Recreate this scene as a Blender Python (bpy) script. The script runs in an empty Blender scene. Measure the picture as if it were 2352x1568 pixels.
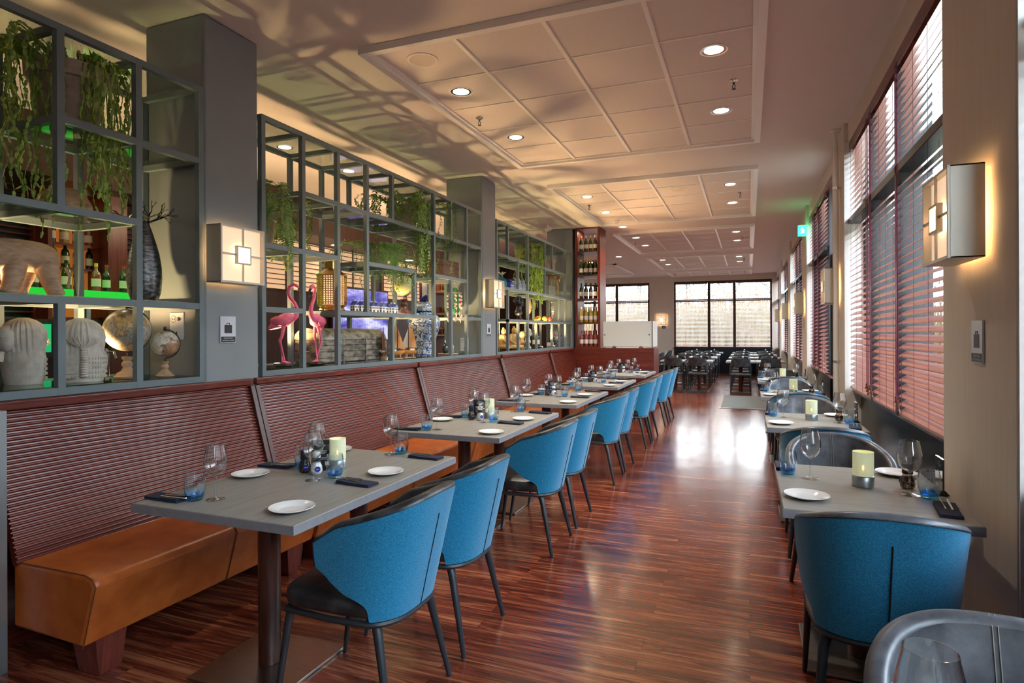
import bpy, math, random
from mathutils import Vector, Matrix, Euler
SC = bpy.context.scene
COL = SC.collection
PI = math.pi
rnd = random.Random(7)

# ------------------------------------------------------------- camera
cam_d = bpy.data.cameras.new('camera'); cam = bpy.data.objects.new('camera', cam_d); COL.objects.link(cam)
cam_d.sensor_width = 36; cam_d.lens = 1390/2352*36
cam_d.shift_y = -20.5/2352; cam_d.clip_start = .05; cam_d.clip_end = 300
cam.matrix_world = Matrix.Translation((0, 0, 1.45)) @ Matrix.Rotation(math.radians(21.34), 4, 'Z') @ Matrix.Rotation(PI/2, 4, 'X') @ Matrix.Rotation(math.radians(-.25), 4, 'Z')
SC.camera = cam

# ------------------------------------------------------------- world, exposure
vs = SC.view_settings
vs.view_transform = 'Standard'; vs.look = 'None'; vs.gamma = 1; vs.use_curve_mapping = False
vs.exposure = 0.96
SC.cycles.transparent_max_bounces = 32
SC.cycles.max_bounces = 8; SC.cycles.diffuse_bounces = 5; SC.cycles.glossy_bounces = 4
SC.cycles.sample_clamp_indirect = 6
W = bpy.data.worlds.new('overcast_sky'); SC.world = W; W.use_nodes = True
wn = W.node_tree; wn.nodes.clear()
wo = wn.nodes.new('ShaderNodeOutputWorld'); wb = wn.nodes.new('ShaderNodeBackground')
wt = wn.nodes.new('ShaderNodeTexCoord'); wsx = wn.nodes.new('ShaderNodeSeparateXYZ'); wr = wn.nodes.new('ShaderNodeValToRGB')
wn.links.new(wt.outputs['Generated'], wsx.inputs[0]); wn.links.new(wsx.outputs['Z'], wr.inputs[0])
wr.color_ramp.elements[0].position = 0.0; wr.color_ramp.elements[0].color = (.95, .97, 1, 1)
wr.color_ramp.elements[1].position = .8; wr.color_ramp.elements[1].color = (.62, .76, 1, 1)
wn.links.new(wr.outputs[0], wb.inputs[0]); wn.links.new(wb.outputs[0], wo.inputs[0])
wb.inputs[1].default_value = 10.5

def portal(name, loc, rot, sx, sy):
    l = bpy.data.lights.new(name, 'AREA'); l.shape = 'RECTANGLE'; l.size = sx; l.size_y = sy; l.energy = 1
    l.cycles.is_portal = True
    o = bpy.data.objects.new(name, l); o.location = loc; o.rotation_euler = rot; COL.objects.link(o)

# ------------------------------------------------------------- materials
class NT:
    def __init__(s, name):
        s.m = bpy.data.materials.new(name); s.m.use_nodes = True; s.t = s.m.node_tree; s.t.nodes.clear()
        s.o = s.n('ShaderNodeOutputMaterial'); s.p = s.n('ShaderNodeBsdfPrincipled'); s.l(s.p.outputs[0], s.o.inputs[0])
    def n(s, k, **kw):
        x = s.t.nodes.new(k)
        for a, b in kw.items(): setattr(x, a, b)
        return x
    def l(s, a, b): s.t.links.new(a, b)
    def coord(s, scale=(1, 1, 1), kind='Object', rot=(0, 0, 0)):
        c = s.n('ShaderNodeTexCoord'); mp = s.n('ShaderNodeMapping'); s.l(c.outputs[kind], mp.inputs[0])
        mp.inputs['Scale'].default_value = scale; mp.inputs['Rotation'].default_value = rot
        return mp.outputs[0]
    def noise(s, scale, vec, detail=4, rough=.55, dist=0):
        x = s.n('ShaderNodeTexNoise'); s.l(vec, x.inputs[0]); x.inputs['Scale'].default_value = scale
        x.inputs['Detail'].default_value = detail; x.inputs['Roughness'].default_value = rough; x.inputs['Distortion'].default_value = dist
        return x.outputs[0]
    def ramp(s, fac, stops):
        r = s.n('ShaderNodeValToRGB'); s.l(fac, r.inputs[0]); e = r.color_ramp.elements
        while len(e) < len(stops): e.new(.5)
        for i, (p, c) in enumerate(stops): e[i].position = p; e[i].color = (*c, 1) if len(c) == 3 else c
        return r.outputs[0]
    def bump(s, h, strength=.2, dist=.005):
        b = s.n('ShaderNodeBump'); b.inputs['Strength'].default_value = strength; b.inputs['Distance'].default_value = dist
        s.l(h, b.inputs['Height']); s.l(b.outputs[0], s.p.inputs['Normal'])
    def mix(s, f, a, b, mode='MIX'):
        x = s.n('ShaderNodeMix', data_type='RGBA', blend_type=mode)
        for i, v in ((0, f), (6, a), (7, b)):
            if hasattr(v, 'default_value') or hasattr(v, 'links'): s.l(v, x.inputs[i])
            else: x.inputs[i].default_value = v if i == 0 else (*v, 1)
        return x.outputs[2]
def set_p(p, rough=.5, metal=0, spec=.5, emis=None, es=0, coat=0, sheen=0):
    p.inputs['Roughness'].default_value = rough; p.inputs['Metallic'].default_value = metal
    p.inputs['Specular IOR Level'].default_value = spec
    if emis: p.inputs['Emission Color'].default_value = (*emis, 1); p.inputs['Emission Strength'].default_value = es
    if coat: p.inputs['Coat Weight'].default_value = coat; p.inputs['Coat Roughness'].default_value = .12
    if sheen: p.inputs['Sheen Weight'].default_value = sheen
def mat(name, c1, c2=None, scale=6, stretch=(1, 1, 1), lo=.35, hi=.65, bump=0, bscale=None, detail=4, **kw):
    """principled surface; c1..c2 blended by noise, optional bump"""
    s = NT(name); set_p(s.p, **kw)
    v = s.coord(stretch)
    if c2:
        f = s.noise(scale, v, detail)
        s.l(s.ramp(f, [(lo, c1), (hi, c2)]), s.p.inputs['Base Color'])
        if bump: s.bump(s.noise(bscale, v) if bscale else f, bump)
    else:
        s.p.inputs['Base Color'].default_value = (*c1, 1)
        if bump: s.bump(s.noise(bscale or scale, v), bump)
    return s.m
def glass(name, tint=(1, 1, 1), refl=1.0, rough=.0, alpha_tint=None):
    """thin clear glass: transparent body with fresnel reflections"""
    s = NT(name); s.t.nodes.remove(s.p)
    t = s.n('ShaderNodeBsdfTransparent'); g = s.n('ShaderNodeBsdfGlossy'); mx = s.n('ShaderNodeMixShader'); ge = s.n('ShaderNodeNewGeometry')
    dt = s.n('ShaderNodeVectorMath', operation='DOT_PRODUCT'); s.l(ge.outputs['Incoming'], dt.inputs[0]); s.l(ge.outputs['Normal'], dt.inputs[1])
    ab = s.n('ShaderNodeMath', operation='ABSOLUTE'); s.l(dt.outputs['Value'], ab.inputs[0])
    iv = s.n('ShaderNodeMath', operation='SUBTRACT', use_clamp=True); iv.inputs[0].default_value = 1; s.l(ab.outputs[0], iv.inputs[1])
    pw = s.n('ShaderNodeMath', operation='POWER'); s.l(iv.outputs[0], pw.inputs[0]); pw.inputs[1].default_value = 4
    f = s.n('ShaderNodeMath', operation='MULTIPLY_ADD'); s.l(pw.outputs[0], f.inputs[0]); f.inputs[1].default_value = .9; f.inputs[2].default_value = .05
    t.inputs[0].default_value = (*tint, 1); g.inputs['Roughness'].default_value = rough
    mu = s.n('ShaderNodeMath', operation='MULTIPLY'); mu.inputs[1].default_value = refl; mu.use_clamp = True; s.l(f.outputs[0], mu.inputs[0])
    s.l(mu.outputs[0], mx.inputs[0]); s.l(t.outputs[0], mx.inputs[1]); s.l(g.outputs[0], mx.inputs[2]); s.l(mx.outputs[0], s.o.inputs[0])
    return s.m

M = {}
M['ceil'] = mat('ceiling_plaster', (.74, .69, .655), bump=.25, scale=260, rough=.95, spec=.1)
M['tile'] = mat('ceiling_tile', (.75, .70, .665), (.72, .67, .635), scale=90, rough=.9, spec=.15)
M['trimwhite'] = mat('glossy_white_moulding', (.94, .93, .89), rough=.3)
M['white'] = mat('white_paint', (.82, .80, .75), rough=.45)
M['wall'] = mat('beige_wallpaper', (.72, .645, .56), (.68, .61, .525), scale=60, stretch=(1, 1, .05), rough=.85, bump=.05, spec=.2)
M['wallw'] = mat('pale_wall_paint', (.78, .76, .71), rough=.8, spec=.2)
M['grey'] = mat('blue_grey_paint', (.15, .20, .22), (.135, .185, .205), scale=5, rough=.42, bump=.03, bscale=60)
M['pillar'] = mat('grey_pillar_paint', (.235, .27, .29), (.22, .255, .275), scale=3, rough=.55, bump=.08, bscale=120)
def wood(name, stops, stretch, scale=3, rough=.35, coat=0, bump=.05, dist=1.2):
    s = NT(name); set_p(s.p, rough=rough, coat=coat)
    v = s.coord(stretch); f = s.noise(scale, v, 6, .6, dist)
    s.l(s.ramp(f, stops), s.p.inputs['Base Color']); s.bump(f, bump, .002)
    return s.m
MAH = [(.3, (.06, .011, .008)), (.55, (.145, .024, .015)), (.75, (.21, .045, .027))]
M['mah_y'] = wood('mahogany', MAH, (14, .8, 14), rough=.24, coat=.25)
M['mah_x'] = wood('mahogany_crosswise', MAH, (.8, 14, 14), rough=.35)
M['mah_z'] = wood('mahogany_upright', MAH, (14, 14, .8), rough=.35)
M['darkwood'] = wood('dark_walnut', [(.3, (.022, .010, .008)), (.7, (.06, .022, .015))], (12, 12, 1), rough=.4)
M['tabletop'] = wood('grey_oak_laminate', [(.25, (.20, .185, .16)), (.5, (.265, .25, .22)), (.8, (.33, .315, .28))], (26, 1.4, 26), scale=2.2, rough=.42, bump=.06)
M['tabletopx'] = wood('grey_oak_laminate_crosswise', [(.25, (.20, .185, .16)), (.5, (.265, .25, .22)), (.8, (.33, .315, .28))], (1.4, 26, 26), scale=2.2, rough=.42, bump=.06)
M['tableedge'] = mat('grey_table_edging', (.27, .265, .29), (.24, .235, .255), scale=30, rough=.45)
M['column'] = wood('dark_stained_column', [(.3, (.045, .014, .010)), (.7, (.10, .032, .022))], (30, 30, 1.2), rough=.3)
M['steel'] = mat('brushed_steel', (.42, .38, .34), (.36, .32, .28), scale=8, stretch=(1, 20, 1), rough=.3, metal=1)
M['steelb'] = mat('cool_steel', (.45, .50, .52), (.38, .43, .45), scale=8, stretch=(1, 1, .3), rough=.35, metal=.9)
M['chrome'] = mat('chrome', (.75, .74, .72), rough=.12, metal=1)
M['blkmetal'] = mat('black_powder_coat', (.022, .026, .032), rough=.38)
M['sash'] = mat('dark_window_frame', (.012, .014, .018), rough=.3)
M['orange'] = mat('tan_leather', (.36, .075, .012), (.53, .140, .027), scale=9, rough=.36, bump=.12, bscale=70, lo=.3, hi=.7)
M['orangeseam'] = mat('leather_piping', (.12, .035, .01), rough=.5)
M['leather'] = mat('distressed_black_leather', (.018, .018, .019), (.085, .088, .095), scale=14, rough=.34, bump=.12, bscale=90, lo=.42, hi=.85, detail=8)
M['leather_lit'] = mat('lit_black_leather', (.045, .048, .056), (.20, .21, .235), scale=9, rough=.30, bump=.08, bscale=90, lo=.35, hi=.8, detail=8)  # same black leather, the light falling on it put into the colour as grey
M['stitch'] = mat('pale_stitching', (.35, .33, .28), rough=.8)
M['navy'] = mat('navy_linen', (.011, .016, .040), (.016, .022, .052), scale=120, rough=.9, bump=.2, bscale=300)
M['china'] = mat('white_china', (.86, .85, .83), rough=.12, coat=.4)
M['glass'] = glass('clear_glass', (.97, .98, .98), 1.9)
M['pane'] = glass('window_glass', (.93, .97, .96), .9)
M['shelfglass'] = glass('shelf_glass', (.80, .86, .83), .9)
M['blueglass'] = glass('blue_tinted_glass', (.42, .82, 1.0), 1.5)
M['darkglass'] = glass('pepper_jar_glass', (.55, .45, .35), 1.2)
M['winegreen'] = mat('green_bottle_glass', (.02, .06, .015), rough=.06, coat=.6)
M['winedark'] = mat('dark_bottle_glass', (.012, .02, .014), rough=.06, coat=.6)
M['wineyel'] = mat('yellow_bottle_glass', (.42, .30, .05), rough=.06, coat=.6)
M['winerose'] = mat('rose_bottle_glass', (.28, .05, .05), rough=.06, coat=.6)
M['label'] = mat('paper_label', (.78, .74, .64), rough=.7)
M['terra'] = mat('weathered_terracotta', (.34, .27, .22), (.46, .38, .32), scale=12, rough=.9, bump=.2, bscale=40)
M['leaf1'] = mat('cactus_leaf', (.12, .26, .03), (.40, .54, .10), scale=22, rough=.38, lo=.3, hi=.7)
M['leaf2'] = mat('fern_leaf', (.09, .21, .035), (.30, .44, .11), scale=22, rough=.5, lo=.3, hi=.7)
M['leaf3'] = mat('bead_leaf', (.09, .27, .03), (.25, .48, .10), scale=40, rough=.4, lo=.3, hi=.7)
M['paleWood'] = wood('pale_carved_wood', [(.25, (.25, .15, .08)), (.55, (.46, .31, .19)), (.8, (.60, .45, .30))], (3, 3, 12), scale=3, rough=.6, bump=.5)
M['baseWood'] = wood('turned_pale_wood', [(.3, (.36, .22, .12)), (.7, (.58, .42, .27))], (3, 3, 20), rough=.5)
M['redWood'] = wood('turned_red_wood', [(.3, (.10, .03, .015)), (.7, (.22, .07, .04))], (3, 3, 20), rough=.35)
M['oldWood'] = wood('old_crate_wood', [(.3, (.10, .055, .04)), (.7, (.22, .13, .10))], (12, 1, 12), rough=.8, bump=.4)
M['stone'] = mat('pale_cast_stone', (.50, .47, .40), (.66, .63, .55), scale=20, rough=.85, bump=.3, bscale=60)
M['gunmetal'] = mat('hammered_gunmetal', (.10, .105, .11), (.24, .25, .26), scale=26, stretch=(1, 1, 2.5), rough=.32, metal=.85, bump=.9, lo=.4, hi=.6)
M['pink'] = mat('pink_paint', (.75, .12, .24), (.80, .18, .31), scale=8, rough=.45)
M['black'] = mat('black', (.015, .015, .016), rough=.4)
M['brass'] = mat('brass', (.75, .50, .20), (.60, .38, .14), scale=20, rough=.25, metal=1)
M['bronze'] = mat('dark_bronze', (.03, .03, .035), (.07, .07, .08), scale=20, rough=.4, metal=.5)
M['gold'] = mat('golden_wood', (.45, .27, .09), (.62, .40, .16), scale=16, rough=.5, bump=.3)
M['tin'] = mat('worn_tin', (.10, .085, .065), (.36, .33, .27), scale=13, stretch=(1, 1, 2), rough=.45, metal=.4, bump=.4, lo=.38, hi=.62, detail=8)
M['cobalt'] = mat('cobalt_glaze', (.015, .03, .26), rough=.15)
M['teal'] = mat('teal_glaze', (.01, .25, .33), rough=.2)
M['sail'] = mat('orange_sail', (.62, .30, .10), (.70, .38, .15), scale=8, rough=.8)
M['sailw'] = mat('white_sail', (.62, .58, .50), rough=.8)
M['hull'] = mat('varnished_hull', (.55, .22, .04), (.70, .33, .08), scale=10, rough=.25)
M['red'] = mat('red_paint', (.50, .03, .03), rough=.4)
M['yellow'] = mat('yellow_paint', (.80, .45, .03), rough=.4)
M['shell'] = mat('sea_shell', (.72, .50, .36), (.85, .75, .62), scale=20, rough=.4)
M['cactusglass'] = mat('green_mosaic_glass', (.01, .16, .05), (.12, .55, .22), scale=70, rough=.12, coat=.5)
M['slat'] = wood('red_brown_blind_slat', [(.3, (.42, .17, .13)), (.7, (.52, .24, .18))], (20, 1, 20), rough=.32, bump=.03)
M['cord'] = mat('burgundy_cord', (.20, .02, .05), rough=.8)
M['sign_w'] = mat('white_sign', (.62, .68, .76), rough=.35)
M['sign_k'] = mat('black_print', (.02, .022, .03), rough=.5)
M['mat'] = mat('grey_entrance_mat', (.11, .125, .125), (.19, .205, .20), scale=200, rough=1, bump=.5)
M['dirt'] = mat('outside_ground', (.10, .09, .05), (.18, .16, .10), scale=2, rough=1)
M['reed'] = mat('dry_reed', (.14, .085, .040), (.23, .150, .078), scale=8, rough=.9)
M['bark'] = mat('grey_bark', (.06, .055, .04), (.12, .11, .09), scale=8, rough=.9)
M['smoked'] = mat('frosted_panel', (.72, .76, .74), rough=.25)
M['dkpanel'] = mat('dark_glossy_panel', (.012, .016, .022), rough=.25)
def emit(name, col, st):
    s = NT(name); set_p(s.p, rough=.6, emis=col, es=st); s.p.inputs['Base Color'].default_value = (*col, 1); return s.m
M['lampglow'] = emit('lamp_diffuser', (1, .73, .50), .34)
M['lampcore'] = emit('lamp_core', (1, .78, .50), 5)
M['down'] = emit('downlight_bulb', (1, .80, .58), 14)
M['bargreen'] = emit('green_lit_shelf', (.01, .55, .04), .38)
M['bargreen2'] = emit('green_lit_panel', (.02, .50, .19), .38)
M['shoji'] = emit('backlit_screen_paper', (.80, .52, .30), .35)
M['amber'] = emit('amber_lit_niche', (.55, .16, .03), .25)
M['exitg'] = emit('exit_sign_green', (.02, .8, .25), 3)
M['exitw'] = emit('exit_sign_white', (.8, 1, .9), 2)
M['flame'] = emit('candle_flame', (1, .50, .18), 25)
M['wax'] = emit('lit_wax', (1, .72, .42), .25)
M['tvscreen'] = None

MAHS = [(.3, (.105, .015, .010)), (.7, (.175, .030, .018))]
M['mah_rib'] = wood('ribbed_mahogany', MAHS, (6, .3, 6), rough=.27, coat=.25, bump=0)
# tumbler wall: blue foot fading to clear
def tumbler_glass():
    m = glass('blue_to_clear_glass', (1, 1, 1), 1.8); nt = m.node_tree
    t = [n for n in nt.nodes if n.type == 'BSDF_TRANSPARENT'][0]
    c = nt.nodes.new('ShaderNodeTexCoord'); x = nt.nodes.new('ShaderNodeSeparateXYZ'); mr = nt.nodes.new('ShaderNodeMapRange'); r = nt.nodes.new('ShaderNodeValToRGB')
    nt.links.new(c.outputs['Object'], x.inputs[0]); nt.links.new(x.outputs[2], mr.inputs[0]); mr.inputs[1].default_value = .012; mr.inputs[2].default_value = .052; nt.links.new(mr.outputs[0], r.inputs[0])
    r.color_ramp.elements[0].color = (.42, .74, 1, 1); r.color_ramp.elements[1].color = (.96, .985, 1, 1); nt.links.new(r.outputs[0], t.inputs[0]); return m
M['tumblerglass'] = tumbler_glass()
# blue woven fabric
def fabric():
    s = NT('blue_woven_fabric'); set_p(s.p, rough=.85, sheen=.25, spec=.25)
    v = s.coord(); v2 = s.coord((1, 1, 6))
    w = s.noise(420, s.coord((1, 1, .35)), 2); n = s.noise(130, v2, 2)
    f = s.n('ShaderNodeMath', operation='ADD'); s.l(w, f.inputs[0]); s.l(n, f.inputs[1])
    h = s.n('ShaderNodeMath', operation='MULTIPLY'); s.l(f.outputs[0], h.inputs[0]); h.inputs[1].default_value = .5
    s.l(s.ramp(h.outputs[0], [(.36, (.005, .115, .24)), (.5, (.010, .205, .385)), (.66, (.035, .315, .52))]), s.p.inputs['Base Color'])
    s.bump(w, .3, .002); return s.m
M['blue'] = fabric()
# striped rosewood plank floor, boards run across the room
def floor_mat():
    s = NT('striped_rosewood_floor'); set_p(s.p, rough=.2, spec=.6, coat=.35)
    v = s.coord()
    br = s.n('ShaderNodeTexBrick'); s.l(v, br.inputs[0]); br.offset = .37; br.squash = 1
    for k, x in (('Scale', 1), ('Mortar Size', .0012), ('Brick Width', 1.25), ('Row Height', .093), ('Bias', 0)): br.inputs[k].default_value = x
    br.inputs['Color1'].default_value = (0, 0, 0, 1); br.inputs['Color2'].default_value = (1, 1, 1, 1); br.inputs['Mortar'].default_value = (.5, .5, .5, 1)
    # shift the grain per board
    sc = s.n('ShaderNodeVectorMath', operation='SCALE'); s.l(br.outputs[0], sc.inputs[0]); sc.inputs[3].default_value = 7
    ad = s.n('ShaderNodeVectorMath', operation='ADD'); s.l(v, ad.inputs[0]); s.l(sc.outputs[0], ad.inputs[1])
    mp = s.n('ShaderNodeMapping'); s.l(ad.outputs[0], mp.inputs[0]); mp.inputs['Scale'].default_value = (.8, 10, 1)
    g = s.noise(1.5, mp.outputs[0], 5, .6, 1.8)
    mp2 = s.n('ShaderNodeMapping'); s.l(ad.outputs[0], mp2.inputs[0]); mp2.inputs['Scale'].default_value = (1.4, 70, 1)
    g2 = s.noise(2, mp2.outputs[0], 3)
    mixf = s.n('ShaderNodeMath', operation='MULTIPLY_ADD'); s.l(g2, mixf.inputs[0]); mixf.inputs[1].default_value = .28; s.l(g, mixf.inputs[2])
    sub = s.n('ShaderNodeMath', operation='SUBTRACT'); s.l(mixf.outputs[0], sub.inputs[0]); sub.inputs[1].default_value = .14
    pl = s.n('ShaderNodeSeparateXYZ'); s.l(br.outputs[0], pl.inputs[0])
    ma = s.n('ShaderNodeMath', operation='MULTIPLY_ADD'); s.l(pl.outputs[0], ma.inputs[0]); ma.inputs[1].default_value = .10; s.l(sub.outputs[0], ma.inputs[2])
    c = s.ramp(ma.outputs[0], [(.34, (.030, .007, .006)), (.45, (.095, .020, .012)), (.54, (.155, .030, .016)), (.63, (.25, .066, .030)), (.76, (.40, .155, .070))])
    s.l(s.mix(br.outputs['Fac'], c, (.02, .006, .004)), s.p.inputs['Base Color'])
    r = s.ramp(s.noise(3, v), [(.3, (.17, .17, .17)), (.7, (.27, .27, .27))]); s.l(r, s.p.inputs['Roughness'])
    s.bump(g2, .04, .001); return s.m
M['floor'] = floor_mat()
def frost():
    s = NT('pale_green_frosted_glass'); set_p(s.p, rough=.35, emis=(.78, .80, .52), es=.10)
    s.p.inputs['Base Color'].default_value = (.70, .78, .58, 1); s.p.inputs['Alpha'].default_value = .82; return s.m
M['frost'] = frost()
def globe_mat(name, sea, land):
    s = NT(name); set_p(s.p, rough=.3, coat=.3); v = s.coord()
    f = s.noise(6.5, v, 7, .62); w = s.noise(60, v, 3)
    c = s.ramp(f, [(.46, sea), (.50, tuple(x*.4 for x in land)), (.53, land), (.66, tuple(x*.6 for x in land))])
    s.l(s.mix(.35, c, s.ramp(w, [(.45, (.3, .24, .16)), (.55, (.9, .85, .7))]), 'MULTIPLY'), s.p.inputs['Base Color']); return s.m
M['globe_old'] = globe_mat('antique_globe_print', (.40, .40, .36), (.62, .46, .24))
M['globe_cream'] = globe_mat('cream_globe_print', (.78, .74, .62), (.50, .30, .16))
M['globe_green'] = mat('pale_green_globe', (.55, .55, .22), (.66, .68, .38), scale=9, rough=.3)
def delft(name, sc=14, bands=True):
    s = NT(name); set_p(s.p, rough=.12, coat=.5); v = s.coord()
    f = s.noise(sc, v, 3, .5, 2.2)
    c = s.ramp(f, [(.44, (.66, .72, .76)), (.47, (.02, .10, .30)), (.54, (.015, .06, .22)), (.57, (.30, .48, .62)), (.62, (.68, .74, .78))])
    s.l(c, s.p.inputs['Base Color']); return s.m
M['delft'] = delft('blue_and_white_porcelain')
M['delft_small'] = delft('blue_and_white_glaze', 38)
def brick_mat():
    s = NT('peach_brick'); set_p(s.p, rough=.9); br = s.n('ShaderNodeTexBrick'); s.l(s.coord((1, 1, 1), rot=(PI/2, 0, PI/2)), br.inputs[0])
    for k, x in (('Scale', 1), ('Mortar Size', .012), ('Brick Width', .26), ('Row Height', .09)): br.inputs[k].default_value = x
    br.inputs['Color1'].default_value = (.19, .11, .07, 1); br.inputs['Color2'].default_value = (.24, .145, .095, 1); br.inputs['Mortar'].default_value = (.24, .21, .17, 1)
    s.l(br.outputs[0], s.p.inputs['Base Color']); return s.m
M['brick'] = brick_mat()

# ------------------------------------------------------------- mesh building
class MB:
    def __init__(s): s.v = []; s.f = []; s.mi = []; s.cur = 0
    def add(s, vs_, fs, T=None):
        b = len(s.v)
        s.v += [tuple(T @ Vector(p)) for p in vs_] if T is not None else [tuple(p) for p in vs_]
        s.f += [tuple(i+b for i in f) for f in fs]; s.mi += [s.cur]*len(fs); return s
    def box(s, x0, y0, z0, x1, y1, z1, T=None):
        x0, x1 = sorted((x0, x1)); y0, y1 = sorted((y0, y1)); z0, z1 = sorted((z0, z1))
        return s.add([(x0, y0, z0), (x1, y0, z0), (x1, y1, z0), (x0, y1, z0), (x0, y0, z1), (x1, y0, z1), (x1, y1, z1), (x0, y1, z1)],
                     [(0, 3, 2, 1), (4, 5, 6, 7), (0, 1, 5, 4), (1, 2, 6, 5), (2, 3, 7, 6), (3, 0, 4, 7)], T)
    def cbox(s, c, d, rot=(0, 0, 0)):
        T = Matrix.Translation(c) @ Euler(rot).to_matrix().to_4x4()
        return s.box(-d[0]/2, -d[1]/2, -d[2]/2, d[0]/2, d[1]/2, d[2]/2, T)
    def tube(s, pts, r, n=8, cap=True, flat=1.0):
        P = [Vector(p) for p in pts]; k = len(P); R = [r]*k if not hasattr(r, '__len__') else list(r)
        vs_ = []; t0 = (P[1]-P[0]).normalized(); a = t0.orthogonal().normalized()
        if abs(t0.z) < .9: a = Vector((0, 0, 1)).cross(t0).normalized()
        for i in range(k):
            t = (P[min(i+1, k-1)]-P[max(i-1, 0)])
            t = t.normalized() if t.length > 1e-9 else t0
            a = (a - t*a.dot(t)); a = a.normalized() if a.length > 1e-6 else t.orthogonal().normalized()
            b = t.cross(a)
            for j in range(n):
                q = 2*PI*j/n; vs_.append(P[i]+a*(R[i]*math.cos(q))+b*(R[i]*flat*math.sin(q)))
        fs = [(i*n+j, i*n+(j+1) % n, (i+1)*n+(j+1) % n, (i+1)*n+j) for i in range(k-1) for j in range(n)]
        if cap: fs += [tuple(range(n-1, -1, -1)), tuple((k-1)*n+j for j in range(n))]
        return s.add(vs_, fs)
    def lathe(s, prof, c=(0, 0, 0), n=24, T=None, cap=False):
        vs_ = [(c[0]+r*math.cos(2*PI*j/n), c[1]+r*math.sin(2*PI*j/n), c[2]+z) for r, z in prof for j in range(n)]; k = len(prof)
        fs = [(i*n+j, i*n+(j+1) % n, (i+1)*n+(j+1) % n, (i+1)*n+j) for i in range(k-1) for j in range(n)]
        if cap: fs += [tuple(range(n-1, -1, -1)), tuple((k-1)*n+j for j in range(n))]
        return s.add(vs_, fs, T)
    def cyl(s, x, y, z0, z1, r, n=24): return s.lathe([(r, z0), (r, z1)], (x, y, 0), n, cap=True)
    def ell(s, c, r, n=16, m=10, T=None):
        prof = [(max(1e-4, math.sin(PI*i/m)), -math.cos(PI*i/m)) for i in range(m+1)]
        TT = Matrix.Translation(c) @ Matrix.Diagonal((r[0], r[1], r[2], 1))
        return s.lathe(prof, n=n, T=(T @ TT) if T is not None else TT)
    def grid(s, fn, nu, nv, closeu=False, flip=False):
        vs_ = [fn(i/(nu if closeu else nu-1), j/(nv-1)) for j in range(nv) for i in range(nu)]
        fs = []
        for j in range(nv-1):
            for i in range(nu if closeu else nu-1):
                q = (j*nu+i, j*nu+(i+1) % nu, (j+1)*nu+(i+1) % nu, (j+1)*nu+i); fs.append(q[::-1] if flip else q)
        return s.add(vs_, fs)
    def prism(s, poly, h, T=None):
        n = len(poly); vs_ = [(x, y, 0) for x, y in poly]+[(x, y, h) for x, y in poly]
        return s.add(vs_, [tuple(range(n-1, -1, -1)), tuple(range(n, 2*n))]+[(i, (i+1) % n, n+(i+1) % n, n+i) for i in range(n)], T)
    def leaf(s, p, d, up, L, w, fold=.25):
        p = Vector(p); d = Vector(d).normalized(); sd = d.cross(Vector(up))
        sd = sd.normalized() if sd.length > 1e-4 else d.orthogonal().normalized(); nn = sd.cross(d)
        return s.add([p, p+d*L*.45+sd*w/2+nn*w*fold, p+d*L, p+d*L*.45-sd*w/2+nn*w*fold, p+d*L*.5], [(0, 1, 2, 4), (0, 4, 2, 3)])
    def build(s, name, m, parent=None, loc=None, smooth=True, bevel=0, seg=2, angle=40, subs=0):
        me = bpy.data.meshes.new(name); me.from_pydata(s.v, [], s.f)
        ms = m if isinstance(m, (list, tuple)) else [m]
        for x in ms: me.materials.append(M[x] if isinstance(x, str) else x)
        if len(ms) > 1: me.polygons.foreach_set('material_index', s.mi)
        if smooth:
            me.polygons.foreach_set('use_smooth', [True]*len(s.f))
            try: me.set_sharp_from_angle(angle=math.radians(angle))
            except Exception: pass
        me.update(); o = bpy.data.objects.new(name, me); COL.objects.link(o)
        if parent: o.parent = parent
        if loc: o.location = loc
        if bevel:
            b = o.modifiers.new('bevel', 'BEVEL'); b.width = bevel; b.segments = seg; b.limit_method = 'ANGLE'
            b.harden_normals = False
        if subs:
            b = o.modifiers.new('smooth', 'SUBSURF'); b.levels = subs; b.render_levels = subs
        return o
def tag(o, label=None, cat=None, group=None, kind=None):
    if label: o['label'] = label
    if cat: o['category'] = cat
    if group: o['group'] = group
    if kind: o['kind'] = kind
    return o
def thing(name, label, cat, loc=(0, 0, 0), rz=0, group=None):
    o = bpy.data.objects.new(name, None); o.empty_display_size = .05; COL.objects.link(o)
    o.location = loc; o.rotation_euler = (0, 0, rz); return tag(o, label, cat, group)
def struct(o): o['kind'] = 'structure'; return o
def kids(r): return [c for c in bpy.data.objects if c.parent == r]
_KC = {}
def dup(root, loc, rz=None, label=None, group=None):
    def rec(o, par):
        c = o.copy(); COL.objects.link(c)
        if par: c.parent = par; c.matrix_parent_inverse = o.matrix_parent_inverse
        if o.name not in _KC: _KC[o.name] = [x.name for x in kids(o)]
        for k in _KC[o.name]: rec(bpy.data.objects[k], c)
        return c
    c = rec(root, None); c.location = loc
    if rz is not None: c.rotation_euler = (0, 0, rz)
    return tag(c, label, group=group)
def text(name, body, size, m, parent, T, extrude=.0004, align='CENTER'):
    cu = bpy.data.curves.new(name, 'FONT'); cu.body = body; cu.size = size; cu.extrude = extrude; cu.align_x = align; cu.align_y = 'CENTER'
    to = bpy.data.objects.new(name, cu); COL.objects.link(to); bpy.context.view_layer.update()
    me = bpy.data.meshes.new_from_object(to); bpy.data.objects.remove(to)
    me.transform(T); me.materials.clear(); me.materials.append(M[m])
    o = bpy.data.objects.new(name, me); COL.objects.link(o); o.parent = parent; return o
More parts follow.
